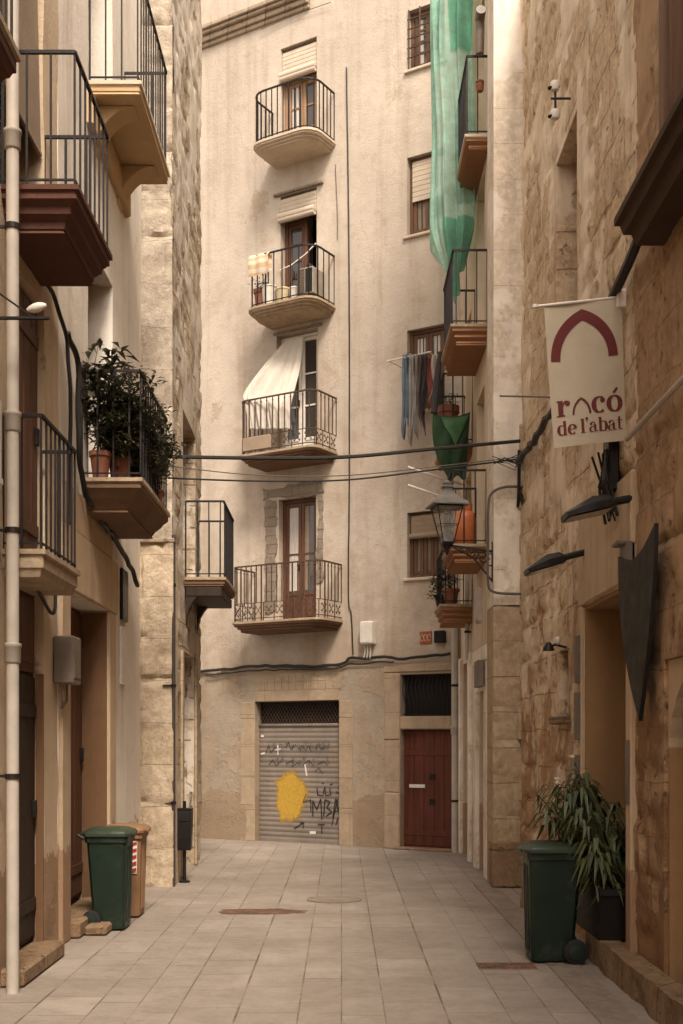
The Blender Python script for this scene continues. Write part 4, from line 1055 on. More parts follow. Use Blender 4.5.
def disc(c,rx,ry,n=14):
    mb.add([bpt(c[0],c[1],.0042)]+[bpt(c[0]+rx*math.cos(-6.283*k/n),c[1]+ry*math.sin(-6.283*k/n),.0042) for k in range(n)],[(0,1+k,1+(k+1)%n) for k in range(n)])
AS=.62/1.05
# the pointed arch: two arcs meeting at the apex
def arch(u0,u1,v0,v1,w):
    um=(u0+u1)/2
    for sg,ub in ((1,u0),(-1,u1)):
        pts=[]
        for k in range(15):
            t=k/14; ang=t*math.radians(68)
            # arc centred beyond the middle
            cxx=1-math.cos(ang); czz=math.sin(ang)
            pts.append((ub+sg*(um-ub)*sg*0+ (um-ub)*cxx/(1-math.cos(math.radians(68))), v0+(v1-v0)*czz/math.sin(math.radians(68))))
        e0,e1,t=rb(pts,w); tips_=[]
        for c_ in (e0,e1):
            k=(um-c_.x)/t.x if abs(t.x)>1e-6 else 0
            tips_.append((c_,Vector((um,c_.y+t.y*k))))
        mb.add([bpt(q_.x,q_.y,.0041) for q_ in (tips_[0][0],tips_[1][0],tips_[1][1],tips_[0][1])],[(0,1,2,3)])
arch(.105,.865,.395,.085,.082*AS*1.55)
mbA=mb; tag(mb.build('arch_emblem',M['maroon'],cv),None)
mb=MB()
# letters: heavy stems, thin hairlines, slab serifs.  g(x,y) -> banner (u,v)
def text(spec,u0,vb,xh,wu):
    """xh: x-height in v, wu: width in u of one letter unit"""
    pen=[u0]
    def G(x,y): return (pen[0]+x*wu, vb-y*xh)
    def st(x,y0,y1,w=.36): rb([G(x,y0),G(x,y1)],w*xh)
    def serif(x0,x1,y,w=.08): rb([G(x0,y),G(x1,y)],w*xh)
    def ell(cx,cy,rx,ry,a0,a1,thick=.36,thin=.08):
        n=26; pts=[];w=[]
        for k in range(n+1):
            t=math.radians(a0+(a1-a0)*k/n); pts.append(G(cx+rx*math.cos(t),cy+ry*math.sin(t))); w.append((thin+(thick-thin)*abs(math.cos(t))**1.5)*xh)
        rb(pts,w)
    def ball(x,y,r=.16): 
        p=G(x,y); disc(p,r*wu,r*xh)
    for chx in spec:
        if chx=='r': st(.3,0,1); serif(.02,.58,.035); serif(.05,.3,.96); rb([G(.42,.55),G(.5,.8),G(.62,.93),G(.75,.93)],.10*xh,4); ball(.76,.80,.17); adv=1.0
        elif chx=='^':
            keep=pen[0]; arch(pen[0]+.10*wu,pen[0]+1.18*wu,vb-.02*xh,vb-1.0*xh,.15*xh); adv=1.32
        elif chx=='c': ell(.48,.5,.36,.48,48,312); ball(.70,.76,.16); adv=.98
        elif chx=='o': ell(.5,.5,.38,.48,0,360); rb([G(.45,1.16),G(.72,1.46)],.17*xh); adv=1.05
        elif chx=='d': ell(.40,.5,.30,.47,70,290); st(.76,0,1.40,.31); serif(.58,.76,1.365); serif(.76,.98,.035); rb([G(.45,.96),G(.7,.9)],.07*xh); rb([G(.45,.04),G(.7,.12)],.07*xh); adv=1.08
        elif chx=='e': ell(.46,.5,.34,.47,5,315); serif(.2,.8,.52,.08); adv=.92
        elif chx=='l': st(.28,0,1.40,.32); serif(.04,.28,1.365); serif(.04,.52,.035); adv=.56
        elif chx=="'": ball(.18,1.38,.15); rb([G(.26,1.36),G(.22,1.18),G(.12,1.08)],.08*xh); adv=.36
        elif chx=='a': st(.66,.08,.72,.27); rb([G(.66,.70),G(.6,.90),G(.42,.97),G(.24,.9)],.10*xh,4); ball(.24,.80,.14); ell(.36,.27,.24,.25,60,300,.24,.06); rb([G(.4,.53),G(.62,.58)],.07*xh); rb([G(.66,.12),G(.76,.03),G(.92,.1)],.09*xh,3); adv=.98
        elif chx=='b': st(.26,0,1.40,.31); serif(.04,.26,1.365); ell(.62,.5,.28,.47,-110,110); rb([G(.3,.9),G(.6,.97)],.07*xh); rb([G(.26,.05),G(.6,.03)],.07*xh); adv=1.04
        elif chx=='t': st(.3,.12,1.30,.25); serif(.06,.66,.95,.09); rb([G(.3,.15),G(.42,.03),G(.62,.12)],.10*xh,3); adv=.74
        else: adv=.38
        pen[0]+=adv*wu
text("r^co",.065,.785,.112,.208)
text("de l'abat",.068,.918,.072,.1275)
mb.build('lettering',M['maroon'],cv)
# lower stay rod of the banner
mb=MB(); mb.tube([at(500,396,9.3),at(549,397,9.02),(2.05,9.02,4.33)],.007,6); single(mb,'stay_rod',M['cable_grey'],'thin rod sticking out beside the banner over the alley','rod',(2.05,9.02,4.33))

# ---- floodlights above the doorway
def flood(label,px0,px1,Z):
    tip=at(*px0,Z); rt=at(*px1,Z); root=thing('floodlight',label,'floodlight',rt,0,'floodlights over the doorway')
    d=tip-rt; L=d.length; ux=d.normalized(); up=Vector((0,0,1)); up=(up-ux*up.dot(ux)).normalized(); sd=ux.cross(up)
    Q=lambda x,y,z: ux*x+sd*y+up*z
    mb=MB(); rings=[]
    for x,hh,w in ((.22*L,.05,.11),(.3*L,.075,.16),(.55*L,.085,.17),(.8*L,.05,.16),(L,.02,.13)):
        rings.append([Q(x,-w,-.02),Q(x,w,-.02),Q(x,w,hh*.4),Q(x,w*.7,hh),Q(x,-w*.7,hh),Q(x,-w,hh*.4)])
    mb.loft(rings); mb.build('housing',M['black_metal'],root,30)
    mb=MB(); mb.loft([[Q(.30*L,-.14,-.024),Q(.97*L,-.12,-.024),Q(.97*L,.12,-.024),Q(.30*L,.14,-.024)],[Q(.30*L,-.14,-.03),Q(.97*L,-.12,-.03),Q(.97*L,.12,-.03),Q(.30*L,.14,-.03)]]); mb.build('lens',M['pane'],root)
    mb=MB(); mb.tube([Q(-.14,0,.02),Q(.3*L,0,.03)],.03,8); mb.tube([Q(-.14,0,.02),Q(-.16,0,.02)],.06,10); mb.build('arm',M['black_metal'],root,40)
flood('black floodlight directly under the banner, above the doorway',(564,517),(626,503),8.75)
flood('black floodlight lower and farther along the wall, left of the doorway lintel',(526,572),(574,558),10.4)
# bunch of cables and a junction behind the banner
mb=MB(); rd=random.Random(9)
for k in range(12):
    z=rd.uniform(9.08,9.42); mb.tube([(2.06-rd.uniform(0,.12),z,3.95),(2.06-rd.uniform(0,.10),z+rd.uniform(-.1,.1),3.7),(2.09-rd.uniform(0,.06),z+rd.uniform(-.08,.08),3.45+rd.uniform(-.1,.1))],rd.uniform(.006,.013),5)
mb.box(2.04,2.13,9.15,9.38,3.65,4.1,0,.02)
single(mb,'junction_box',M['black_metal'],'black junction box and hanging cables behind the lower edge of the banner','junction box',(2.08,9.25,3.4))
# pointed black pennant board on the wall
mb=MB(); zs=[]; 
def pen_edge(t):   # width profile from the top down
    return (1-t**2.1)
N=16; fr=[];bk=[]
za,zb_=7.80,8.83
pl=[];pr=[]
for k in range(N+1):
    t=k/N; h=3.10-1.22*t
    left=zb_-.62*t**2.2; right=za+.42*t**1.6
    pl.append((left,h)); pr.append((right,h))
# top edge sweeps up towards the near corner
pts=[(z,h) for z,h in pl]+[(z,h) for z,h in reversed(pr)]
top=[(za+ (zb_-za)*k/8, 3.10+.06*(1-k/8)**2-.10*math.sin(math.pi*k/8)) for k in range(1,8)]
poly=pl+list(reversed(pr))[0:-1]+[(za,3.16)]+top
mb.loft([[(2.062,z,h) for z,h in poly],[(2.035,z,h) for z,h in poly]])
single(mb,'pennant_board',M['black_board'],'black pointed shield-shaped board on the sandstone wall between the doorway and the arch','board',(2.05,8.3,1.88),None,30)
# wooden handrail bar / pale conduit on the wall
mb=MB(); mb.tube([at(627,439,8.5),at(650,414,7.95),at(683,379,7.28),at(700,362,6.95)],.022,8)
single(mb,'conduit',M['pipe_white'],'pale diagonal conduit running up the wall from the banner to the right edge','conduit',at(627,439,8.5),None,True)
# wall cameras / spotlights
cm=thing('security_camera','pair of small white camera domes on a bracket high on the sandstone wall','camera',(2.1,11.0,7.6),0)
mb=MB(); mb.tube([(.0,0,.03),(-.18,0,.03)],.012,6); mb.tube([(-.14,0,.14),(-.14,0,-.10)],.011,6); mb.build('bracket',M['iron'],cm)
for zz in (.14,-.12):
    mb=MB(); mb.lathe([(.0,-.05),(.035,-.04),(.05,-.0),(.04,.035),(.0,.05)],(-.145,-.01,zz),14); h=mb.build('camera_dome',M['white_box'],cm,True)
    mb=MB(); mb.lathe([(.0,-.012),(.026,-.006),(.026,.006),(.0,.012)],(-.185,-.012,zz-.02),12); mb.build('lens',M['dark'],h,True)
q=at(563,655,11.3)
wl=thing('wall_lamp','little dark lamp with a white bulb over the small niche on the sandstone wall','lamp',(2.09,11.3,2.62),0)
mb=MB(); mb.tube([(.03,0,.0),(-.08,0,.03),(-.13,0,-.0)],.012,6); mb.lathe([(.02,.05),(.05,0),(.06,-.03),(.0,-.03)],(-.14,0,-.0),12); mb.build('hood',M['black_metal'],wl,40)
mb=MB(); mb.lathe([(.0,-.04),(.03,-.02),(.03,.02),(0,.05)],(-.06,-.02,.06),10); mb.build('bulb',M['white_box'],wl,True)
mb=MB(); mb.box(2.05,2.14,8.72,8.86,3.05,3.2,0,.01); mb.box(2.0,2.06,8.70,8.88,3.17,3.2,0,.006)
single(mb,'meter_box',M['grey_box'],'small grey box on the wall under the near floodlight','box',(2.09,8.79,3.05))
mb=MB(); mb.box(2.085,2.115,8.715,8.83,1.28,1.75,0,.006); single(mb,'menu_plate',M['grey_box'],'narrow plate on the near jamb of the restaurant doorway','plate',(2.09,8.77,1.28))
mb=MB()
for z in (2.25,1.75,1.2): mb.box(2.055,2.10,10.53,10.62,z,z+.42,0,.006)
single(mb,'notice_plates',M['grey_box'],'row of narrow plates on the far jamb of the restaurant doorway','plates',(2.08,10.57,1.2))

# ---- oleander in a black planter, in the doorway
ol=thing('potted_oleander','tall oleander with long drooping leaves potted in the doorway behind the right bin','plant',(2.02,9.72,.0),0)
mb=MB(); mb.loft([[(x*k,y*k,z) for x,y in ((-.06,-.62),(.40,-.62),(.40,.42),(-.06,.42))] for k,z in ((.86,.215),(1.0,.56),(1.03,.57),(1.03,.62),(.93,.62),(.92,.58))])
mb.build('planter',M['pot_black'],ol,30)
mb=MB(); lf=MB(); fl=MB(); rd=random.Random(21); tips=[]
for k in range(34):
    bx,by=rd.uniform(-.12,.25),rd.uniform(-.5,.3)
    if k<22: tx,ty,tz=-.13+rd.gauss(0,.11),.0+rd.gauss(0,.16),1.38+rd.gauss(0,.12)
    else: tx,ty,tz=.08+rd.gauss(0,.15),-.35+rd.gauss(0,.18),1.02+rd.gauss(0,.14)
    p0=Vector((bx,by,.55)); p2=Vector((tx,ty,tz)); p1=(p0+p2)/2+Vector((rd.gauss(0,.05),rd.gauss(0,.05),.1))
    pts=[p0*(1-t)**2+p1*2*t*(1-t)+p2*t*t for t in [i/6 for i in range(7)]]
    mb.tube(pts,[.009-.001*i for i in range(7)],5); tips.append(pts)
def os_(rd):
    pts=rd.choice(tips); u=rd.random()**.6; i=min(5,int(u*6)); p=pts[i].lerp(pts[i+1],u*6-i)
    an=rd.uniform(0,6.28); return p,(math.cos(an),math.sin(an),rd.uniform(.1,.8))
leaves(lf,1500,os_,(.12,.30),.13,1.9,22,.9)
for pts in tips[:5]:
    for _ in range(1):
        p=pts[-1]+Vector((rd.gauss(0,.04),rd.gauss(0,.04),rd.uniform(-.02,.07)))
        if rd.random()<.75:
            for k in range(5):
                an=6.283*k/5; d=Vector((math.cos(an),math.sin(an)*.6-.3,.5+.4*math.sin(an))); n2=Vector((-math.sin(an),.2,math.cos(an)*.5))
                fl.add([p,p+d*.018+n2*.010,p+d*.03,p+d*.018-n2*.010],[(0,1,2,3)])
mb.build('stems',M['stem'],ol,True); lf.build('foliage',M['leaf_green'],ol); fl.build('flowers',M['petal'],ol)

# ---- plants on the left balcony (x -2.4..-1.83, y 11.05..12.85, floor 4.17)
def pot(r,h,mat,parent,name='pot',loc=(0,0,0)):
    mb=MB(); mb.lathe([(r*.68,0),(r*.95,h*.82),(r*1.08,h*.83),(r*1.08,h),(r*.95,h),(r*.9,h*.9)],loc,16)
    return mb.build(name,mat,parent,40)
def bush(label,loc,h,rad,n,seed,L=(.05,.11),W=.34,potm='terracotta',ph=.26,pr=.16,mat='leaf_dark',skew=(0,0),cat='plant',group=None,base_z=.25,trail=0):
    rd=random.Random(seed); o=thing('potted_plant',label,cat,loc,0,group); pot(pr,ph,M[potm],o)
    st=MB(); lf=MB(); br=[]
    for k in range(max(5,n//90)):
        an=rd.uniform(0,6.28); rr_=rad*math.sqrt(rd.random()); 
        p0=Vector((rd.uniform(-.05,.05),rd.uniform(-.05,.05),ph*.9)); p2=Vector((skew[0]+rr_*math.cos(an),skew[1]+rr_*1.25*math.sin(an),ph+h*(base_z+(1-base_z)*rd.random())))
        p1=(p0+p2)/2+Vector((rd.gauss(0,.06),rd.gauss(0,.06),.12*h))
        pts=[p0*(1-t)**2+p1*2*t*(1-t)+p2*t*t for t in [i/6 for i in range(7)]]; br.append(pts); st.tube(pts,[.008-.0009*i for i in range(7)],5)
    def sm(rd):
        pts=rd.choice(br); u=rd.random()**.55; i=min(5,int(u*6)); p=pts[i].lerp(pts[i+1],u*6-i)+Vector((rd.gauss(0,.045),rd.gauss(0,.045),rd.gauss(0,.045)))
        an=rd.uniform(0,6.28); return p,(math.cos(an),math.sin(an),rd.uniform(-.2,.7))
    leaves(lf,n,sm,L,W,.5,seed+1,1.0)
    st.build('stems',M['stem'],o,True); lf.build('foliage',M[mat],o); return o
G='potted plants on the left balcony'
bush('big dark bush in a terracotta pot at the near end of the left balcony',(-2.10,11.36,4.175),.86,.36,3600,31,group=G,ph=.24,pr=.11,L=(.06,.12),base_z=.0)
bush('dark bush with small shiny leaves at the middle of the left balcony',(-2.07,11.85,4.175),.82,.36,2900,37,group=G,ph=.2,pr=.10,L=(.06,.115),base_z=.05)
bush('loose trailing plant spilling over the far end of the left balcony railing',(-2.0,12.5,4.175),.72,.24,1700,41,group=G,ph=.2,pr=.10,skew=(.10,.0),base_z=.15)
bush('spiky dark plant with long leaves rising above the near corner of the left balcony',(-2.25,11.2,4.175),1.05,.15,170,43,L=(.14,.24),W=.3,group=G,base_z=.6,potm='terracotta',pr=.10)
bush('small pale flowering plant low between the bars of the left balcony',(-1.88,12.25,4.175),.22,.07,60,47,L=(.04,.07),mat='leaf_yellow',group=G,potm='terracotta',ph=.12,pr=.07)

# ---- left wall odds and ends
mb=MB(); mb.box(-2.4,-2.23,9.98,10.28,2.22,2.62,0,.012); mb.box(-2.23,-2.224,10.02,10.24,2.27,2.57); mb.tube([(-2.33,10.05,2.22),(-2.33,10.05,2.08),(-2.35,10.1,2.02),(-2.33,10.18,2.08),(-2.33,10.18,2.22)],.012,6)
single(mb,'meter_box',M['grey_box'],'grey-brown meter box on the pier between the two left doorways','box',(-2.31,10.1,2.22))
mb=MB(); mb.box(-2.4,-2.365,12.98,13.32,3.05,3.62,0,.015); single(mb,'wall_sign',M['black_metal'],'narrow black sign on the pale house next to the tower','sign',(-2.38,13.15,3.05))
mb=MB(); mb.box(-2.4,-2.372,12.95,13.22,2.35,2.98,0,.008); single(mb,'wall_plate',M['white_paint'],'long pale plate below the black sign on the pale house','plate',(-2.38,13.1,2.35))
wb=thing('wall_bracket','short iron arm with a white knob sticking out beside the drainpipe','bracket',(-2.4,8.05,4.58),0)
mb=MB(); mb.tube([(-.02,0,0),(.44,0,0)],.013,6); mb.tube([(0,0,.24),(.34,0,.0)],.007,5); mb.build('arm',M['iron'],wb)
mb=MB(); rings=[]
for k in range(8):
    t=k/7; r=.030*math.sin(math.pi*min(.98,t*.9+.05))**.7+.003; rings.append([(.29+.13*t,r*math.cos(6.283*j/10),.055+.03*t+r*math.sin(6.283*j/10)) for j in range(10)])
mb.loft(rings); mb.build('knob',M['white_box'],wb,True)
mb=MB(); mb.box(-2.4,-2.29,7.55,8.1,3.48,4.05,0,.02); mb.box(-2.29,-2.27,7.6,8.05,3.46,3.5); single(mb,'cable_box',M['white_box'],'white box on the wall left of the drainpipe at the picture edge','box',(-2.35,7.85,3.48))

# ---- cables
def cable(name,label,pts,r,mat='cable',n=6,cat='cable',jit=0.0,group=None,sub=8):
    P=[Vector(p) for p in pts]; out=[]
    Q=[P[0]]+P+[P[-1]]
    for i in range(1,len(Q)-2):
        for k in range(sub):
            t=k/sub; a_,b_,c_,d_=Q[i-1],Q[i],Q[i+1],Q[i+2]
            out.append(.5*(2*b_+(c_-a_)*t+(2*a_-5*b_+4*c_-d_)*t*t+(3*b_-a_-3*c_+d_)*t**3))
    out.append(P[-1])
    if jit: 
        for i in range(1,len(out)-1): out[i]=out[i]+Vector((noise.noise(out[i]*4)*jit*.3,noise.noise(out[i]*4+Vector((5,0,0)))*jit,noise.noise(out[i]*4+Vector((0,9,0)))*jit))
    mb=MB(); mb.tube(out,r,n); return single(mb,name,M[mat],label,cat,P[0],group,True)
g='cables strung over the alley'
cable('overhead_cable','thick black cable crossing the alley, the upper one',[at(165,456.5,12.9),at(255,458,13.2),at(345,457,13.5),at(432,449,13.8),at(520,441,14.1)],.021,group=g)
cable('overhead_cable','thinner black cable crossing the alley just below the thick one',[at(168,478,12.9),at(255,481,13.2),at(345,480,13.5),at(432,470,13.8),at(519,459,14.1)],.010,group=g)
cable('overhead_cable','finest sagging wire between the two heavier cables',[at(168,466,12.9),at(255,475,13.2),at(345,475.5,13.5),at(432,467,13.8),at(519,457,14.1)],.006,'cable_grey',group=g)
cable('wall_cable','thick black cable bundle along the sandstone wall from the top ledge past the banner',[(2.06,7.6,5.42),(2.055,8.4,5.22),(2.05,9.6,4.98),(2.05,11.0,4.98),(2.05,12.6,4.94),(2.04,13.9,4.98)],.036,jit=.06)
cable('wall_cable','black cable sagging under the left balconies along the pale house',[(-2.35,10.3,5.25),(-2.34,10.6,5.05),(-2.34,10.75,4.2),(-2.33,11.2,3.95),(-2.33,12.0,3.86),(-2.33,12.9,3.72),(-2.31,13.6,3.5)],.026,jit=.06)
cable('wall_cable','black cable hanging from the red-brown balcony down the ochre house',[(-2.37,8.7,5.62),(-2.36,9.4,5.45),(-2.35,10.1,5.28),(-2.34,10.32,5.0),(-2.34,10.36,4.3),(-2.34,10.30,3.6)],.018,jit=.04)
cable('wall_cable','loose cable loop under the pale concrete balcony',[(-2.28,8.3,2.95),(-2.3,8.6,3.0),(-2.34,9.2,2.92),(-2.35,9.7,2.78),(-2.35,9.85,2.85),(-2.36,9.88,3.1)],.014)
cable('facade_cable','black cable along the top of the ground floor of the far house',[fw(-1,-.075,2.93),fw(.6,-.075,2.99),fw(1.5,-.075,3.02),fw(2.6,-.075,2.98),fw(3.05,-.06,3.02),fw(3.25,-.06,3.10),fw(4.2,-.075,3.06),fw(5.0,-.075,3.10)],.024,jit=.04)
cable('facade_cable','second thinner cable just under the first on the far house',[fw(.2,-.08,2.90),fw(1.5,-.085,2.95),fw(2.7,-.085,2.92),fw(3.2,-.07,3.0),fw(4.0,-.085,3.0)],.012,jit=.03)
cable('facade_cable','thin vertical cable beside the four balconies of the far house',[fw(fs(347),-.02,fh(347,68)),fw(fs(349),-.02,fh(349,200)),fw(fs(350),-.02,fh(350,330)),fw(fs(350),-.02,fh(350,480)),fw(fs(349),-.02,fh(349,595)),fw(fs(352),-.025,fh(352,615)),fw(fs(354),-.03,fh(354,655))],.011,jit=.01)
cable('facade_cable','short grey wire beside the third balcony of the far house',[fw(fs(336),-.02,fh(336,165)),fw(fs(338),-.02,fh(338,215)),fw(fs(338),-.02,fh(338,240))],.006,'cable_grey')
cable('facade_cable','thin wire strung under the cornice of the far house',[fw(fs(263),-.06,fh(263,31)),fw(fs(298),-.05,fh(298,16)),fw(fs(333),-.06,fh(333,4))],.006,'cable_grey')
cable('conduit','grey cable bent round the pale pier below the bracket',[at(523,487,14.13),at(505,487,14.13),at(492,493,14.13),at(488.5,506,14.12),at(488,540,14.12),at(488,580,14.12),at(494,592,14.12),at(523,594,14.13)],.016,'cable_grey')
pb_=thing('cable_bracket','iron bracket with a tangle of wires at the end of the overhead cables','bracket',at(519,459,14.1),0)
mb=MB(); mb.tube([(0,.08,-.55),(0,0,-.35),(0,-.02,.1)],.02,6); mb.tube([(0,0,-.36),(.14,.0,-.62)],.012,5); mb.tube([(-.01,0,-.36),(.1,.0,-.7)],.012,5); mb.box(-.02,.12,-.02,.1,-.02,.03); mb.build('arm',M['iron'],pb_)
mb=MB(); rd=random.Random(4)
for k in range(7):
    p=[(-.02+rd.gauss(0,.05),-.03,rd.uniform(-.15,.1)) for _ in range(3)]; mb.tube([(0,0,-.02),p[0],(-.2+rd.gauss(0,.06),-.02,-.02+rd.gauss(0,.04)),(-.3,0,-.03+rd.gauss(0,.02))],.005,4)
mb.build('wires',M['cable'],pb_)

# ---- street lantern on a scrolled bracket
LZ=14.28; lc=at(447,505,LZ)
la=thing('street_lantern','old four-sided street lantern with a grey zinc roof on a scrolled bracket, right of centre','street lamp',lc,R(10))
u=LZ/FPX
mb=MB(); sq=lambda h,z:[(-h,-h,z),(h,-h,z),(h,h,z),(-h,h,z)]
hw=.215
mb.loft([sq(hw,-.02),sq(hw,.0),sq(hw*.82,.035),sq(hw*.5,.095),sq(hw*.3,.15),sq(hw*.22,.165),sq(hw*.22,.20),sq(hw*.30,.205),sq(hw*.30,.22),sq(hw*.15,.24)])
mb.lathe([(.04,.23),(.055,.25),(.055,.27),(.02,.29),(.0,.295)],(0,0,0),10)
mb.build('roof',M['lamp_roof'],la,30)
mb=MB(); gb=MB(); t,bm_=hw*.72,hw*.30
for sx,sy in ((-1,-1),(1,-1),(1,1),(-1,1)): mb.bar((sx*t,sy*t,-.02),(sx*bm_,sy*bm_,-.45),.012)
for h,z in ((t,-.028),(bm_,-.45),((t+bm_)/2,-.24)):
    p=sq(h,z)
    for k in range(4): mb.bar(p[k],p[(k+1)%4],.016 if z!=-.24 else .006)
mb.loft([sq(bm_,-.47),sq(bm_,-.452)]); mb.lathe([(.0,-.60),(.02,-.58),(.03,-.53),(.06,-.48),(.06,-.47)],(0,0,0),10); mb.build('frame',M['black_metal'],la)
for k in range(4):
    p,q2=sq(t-.01,-.03),sq(bm_-.01,-.44); gb.quad(q2[k],q2[(k+1)%4],p[(k+1)%4],p[k])
gb.build('glass',M['glass'],la)
mb=MB(); mb.lathe([(.0,-.17),(.03,-.155),(.035,-.12),(.025,-.08),(.02,-.03)],(0,0,0),12); mb.build('bulb',M['glass'],la,True)
# bracket: bar from the lantern foot to the wall with scrolls under it
mb=MB(); W2=lambda p:(Matrix.Rotation(-R(10),3,'Z')@(Vector(p)-lc))
pa=at(447,545,LZ); pb2=Vector((1.82,LZ,at(498,552,LZ).z))
mb.bar(W2(pa),W2(pb2),.026); mb.bar(W2((pb2.x-.02,LZ,pb2.z+.12)),W2((pb2.x-.02,LZ,pb2.z-.36)),.026)
L0=pa.lerp(pb2,.12)
for k in range(5):
    c0=pa.lerp(pb2,.3+.15*k); R0=.035+.017*k; pts=[]
    for m in range(16):
        an=m/15*8.2; r_=R0*(1-.8*m/15); pts.append(W2(Vector((c0.x-r_*math.cos(an)*.9,LZ,c0.z-R0-.012+r_*math.sin(an)))))
    mb.tube(pts,.008,4)
mb.tube([W2(pa.lerp(pb2,.15)+Vector((0,0,-.02))),W2(pa.lerp(pb2,.55)+Vector((0,0,-.10))),W2(pb2+Vector((-.03,0,-.34)))],.012,5)
mb.build('bracket',M['iron'],la)

# ---- things at the far house
mb=MB(); a_=fs(361,.1); b_=fs(373.5,.1)
mb.box(a_,b_,-.16,.0,fh(367,645),fh(367,622),0,.02); mb.box(a_+.02,b_-.02,-.166,-.16,fh(367,643),fh(367,625),0,.004)
for k in range(3): mb.tube([(a_+.05+.05*k,-.06,fh(367,645)),(a_+.06+.05*k,-.07,fh(367,652)),(a_+.03+.06*k,-.06,fh(367,659))],.012,5)
mb.v=[tuple(fw(*p)) for p in mb.v]; single(mb,'meter_box',M['white_box'],'white meter box on the far house above the cables','box',fw(a_,-.08,fh(367,645)))
tl=thing('wall_tile','small red glazed tile on the far house, above the maroon door','tile',fw(fs(426),-.0,fh(426,644)),FR)
mb=MB(); w=fs(432)-fs(420); mb.box(-w/2,w/2,-.018,.0,0,.2,0,.006); o=mb.build('tile',M['tile_red'],tl)
mb=MB()
for k in range(3): mb.tube([(-w*.3+w*.3*k+.03*math.cos(t*.8),-.02,.1+.055*math.sin(t*.8)) for t in range(8)],.006,4)
mb.build('glaze_pattern',M['blind'],tl)
mb=MB(); a_=fs(436.5); b_=fs(446.5); mb.box(a_,b_,-.10,.0,fh(441,643),fh(441,631),0,.01); mb.v=[tuple(fw(*p)) for p in mb.v]
single(mb,'junction_box',M['black_metal'],'small black box right of the red tile on the far house','box',fw(a_,-.05,fh(441,643)))
# washing on a pole at the third small window
lw=thing('laundry_pole','white clothes pole projecting under the window with the washing','pole',fw(4.5,0,fh(420,355)),FR)
hp=fh(420,355,.45); z0=fh(420,355)
mb=MB(); mb.tube([(-.42,-.45,hp-z0),(.36,-.45,hp-z0+.02)],.012,6); mb.tube([(-.38,0,hp-z0),(-.38,-.45,hp-z0)],.01,5); mb.tube([(.32,0,hp-z0),(.32,-.45,hp-z0+.018)],.01,5); mb.build('rod',M['white_paint'],lw)
def garment(name,label,xa,xb,ya,yb,mat,kind,seed,dep):
    rd=random.Random(seed); s0,s1=fs(xa,.45),fs(xb,.45); h1,h0=fh(xa,ya,.45),fh(xa,yb,.45); mb=MB()
    def sheetf(o0,o1,hb,ph):
        def fn(uu,vv):
            w=(1-vv); s=o0+(o1-o0)*uu+.02*math.sin(w*4+ph)*w+.01*math.sin(uu*9+ph)
            if kind=='shirt': s=(s-(o0+o1)/2)*(.75+.45*math.sin(w*3.4+ph)*w+.5*w*(1-w))+(o0+o1)/2+.05*math.sin(w*5+ph)*w
            return Vector((s,-.45-dep-.03*math.sin(uu*6.28*1.4+ph+w*2)-.015*math.sin(uu*17+w*6),h1-(h1-hb)*w*(1+.16*math.sin(uu*5+ph*2))-.05*w*abs(uu-.5)))
        return fn
    if kind=='trousers':
        m_=(s0+s1)/2
        mb.grid(sheetf(s0,m_+.01,h0,0),6,16); mb.grid(sheetf(m_-.015,s1,h0+.08,2.1),6,16)
    else: mb.grid(sheetf(s0,s1,h0,rd.uniform(0,6)),12,16)
    mb.v=[tuple(fw(*p)) for p in mb.v]; ob=single(mb,name,M[mat],label,'garment',fw((s0+s1)/2,-.45,h1),'washing under the window',True)
    so=ob.modifiers.new('thick','SOLIDIFY'); so.thickness=.012
garment('jeans','faded blue jeans hanging from the pole, leftmost of the washing',402.5,412,355,428,'denim','trousers',1,.0)
garment('grey_trousers','pale grey trousers hanging beside the jeans',410,419,356,434,'cloth_grey','trousers',2,.02)
garment('brown_shirt','brown shirt in the middle of the washing',416,424,356,416,'cloth_brown','shirt',3,.0)
garment('dark_top','dark crumpled top hanging in the washing',421,429,356,424,'cloth_dark','shirt',4,.03)
garment('red_shirt','dull red garment near the right end of the washing',426,433,357,402,'cloth_red','shirt',5,.0)
garment('pale_cloth','pale grey cloth at the right end of the washing',431,440,356,402,'cloth_pale','shirt',6,.02)
# sheet hung out over the second balcony
S0,S1=fs(244,.72),fs(303,.0)
rail=6.52+.90
def spx(x,y,p): return Vector((fs(x,p),-p,fh(x,y,p)))
ROWS=[(spx(288,338,.02),spx(304,335,.02)),(spx(266,362,.30),spx(300,366,.18)),(spx(245,391,.60),spx(293,394,.42)),(spx(244,405,.665),spx(291,410,.52)),(spx(249,430,.655),spx(291,429,.56))]
def sheetpt(u,v):
    t=v*4; i=min(3,int(t)); w=t-i; P=[ROWS[max(0,min(4,i+k))] for k in (-1,0,1,2)]
    def cr(j): 
        a_,b_,c_,d_=[q[j] for q in P]; return .5*(2*b_+(c_-a_)*w+(2*a_-5*b_+4*c_-d_)*w*w+(3*b_-a_-3*c_+d_)*w**3)
    p=cr(0).lerp(cr(1),u); f=min(1,v*2.2)
    fold=.034*math.sin(u*26+v*2.5)+.02*math.sin(u*43-v*3)+.012*math.sin(u*71+2)
    p.y += fold*f*.8; p.x += .012*math.sin(v*9+u*11)*f; p.z += -.10*math.sin(math.pi*u)*math.sin(math.pi*min(1,v*1.6))
    p.y=max(-.668,p.y); return p
mb=MB(); mb.grid(lambda u_,v_:fw(*sheetpt(u_,v_)),60,30)
ob=single(mb,'white_sheet',M['sheet'],'white cotton sheet hung from the door over the second balcony rail','sheet',fw(1.45,-.7,rail),None,True)
so=ob.modifiers.new('thick','SOLIDIFY'); so.thickness=.006
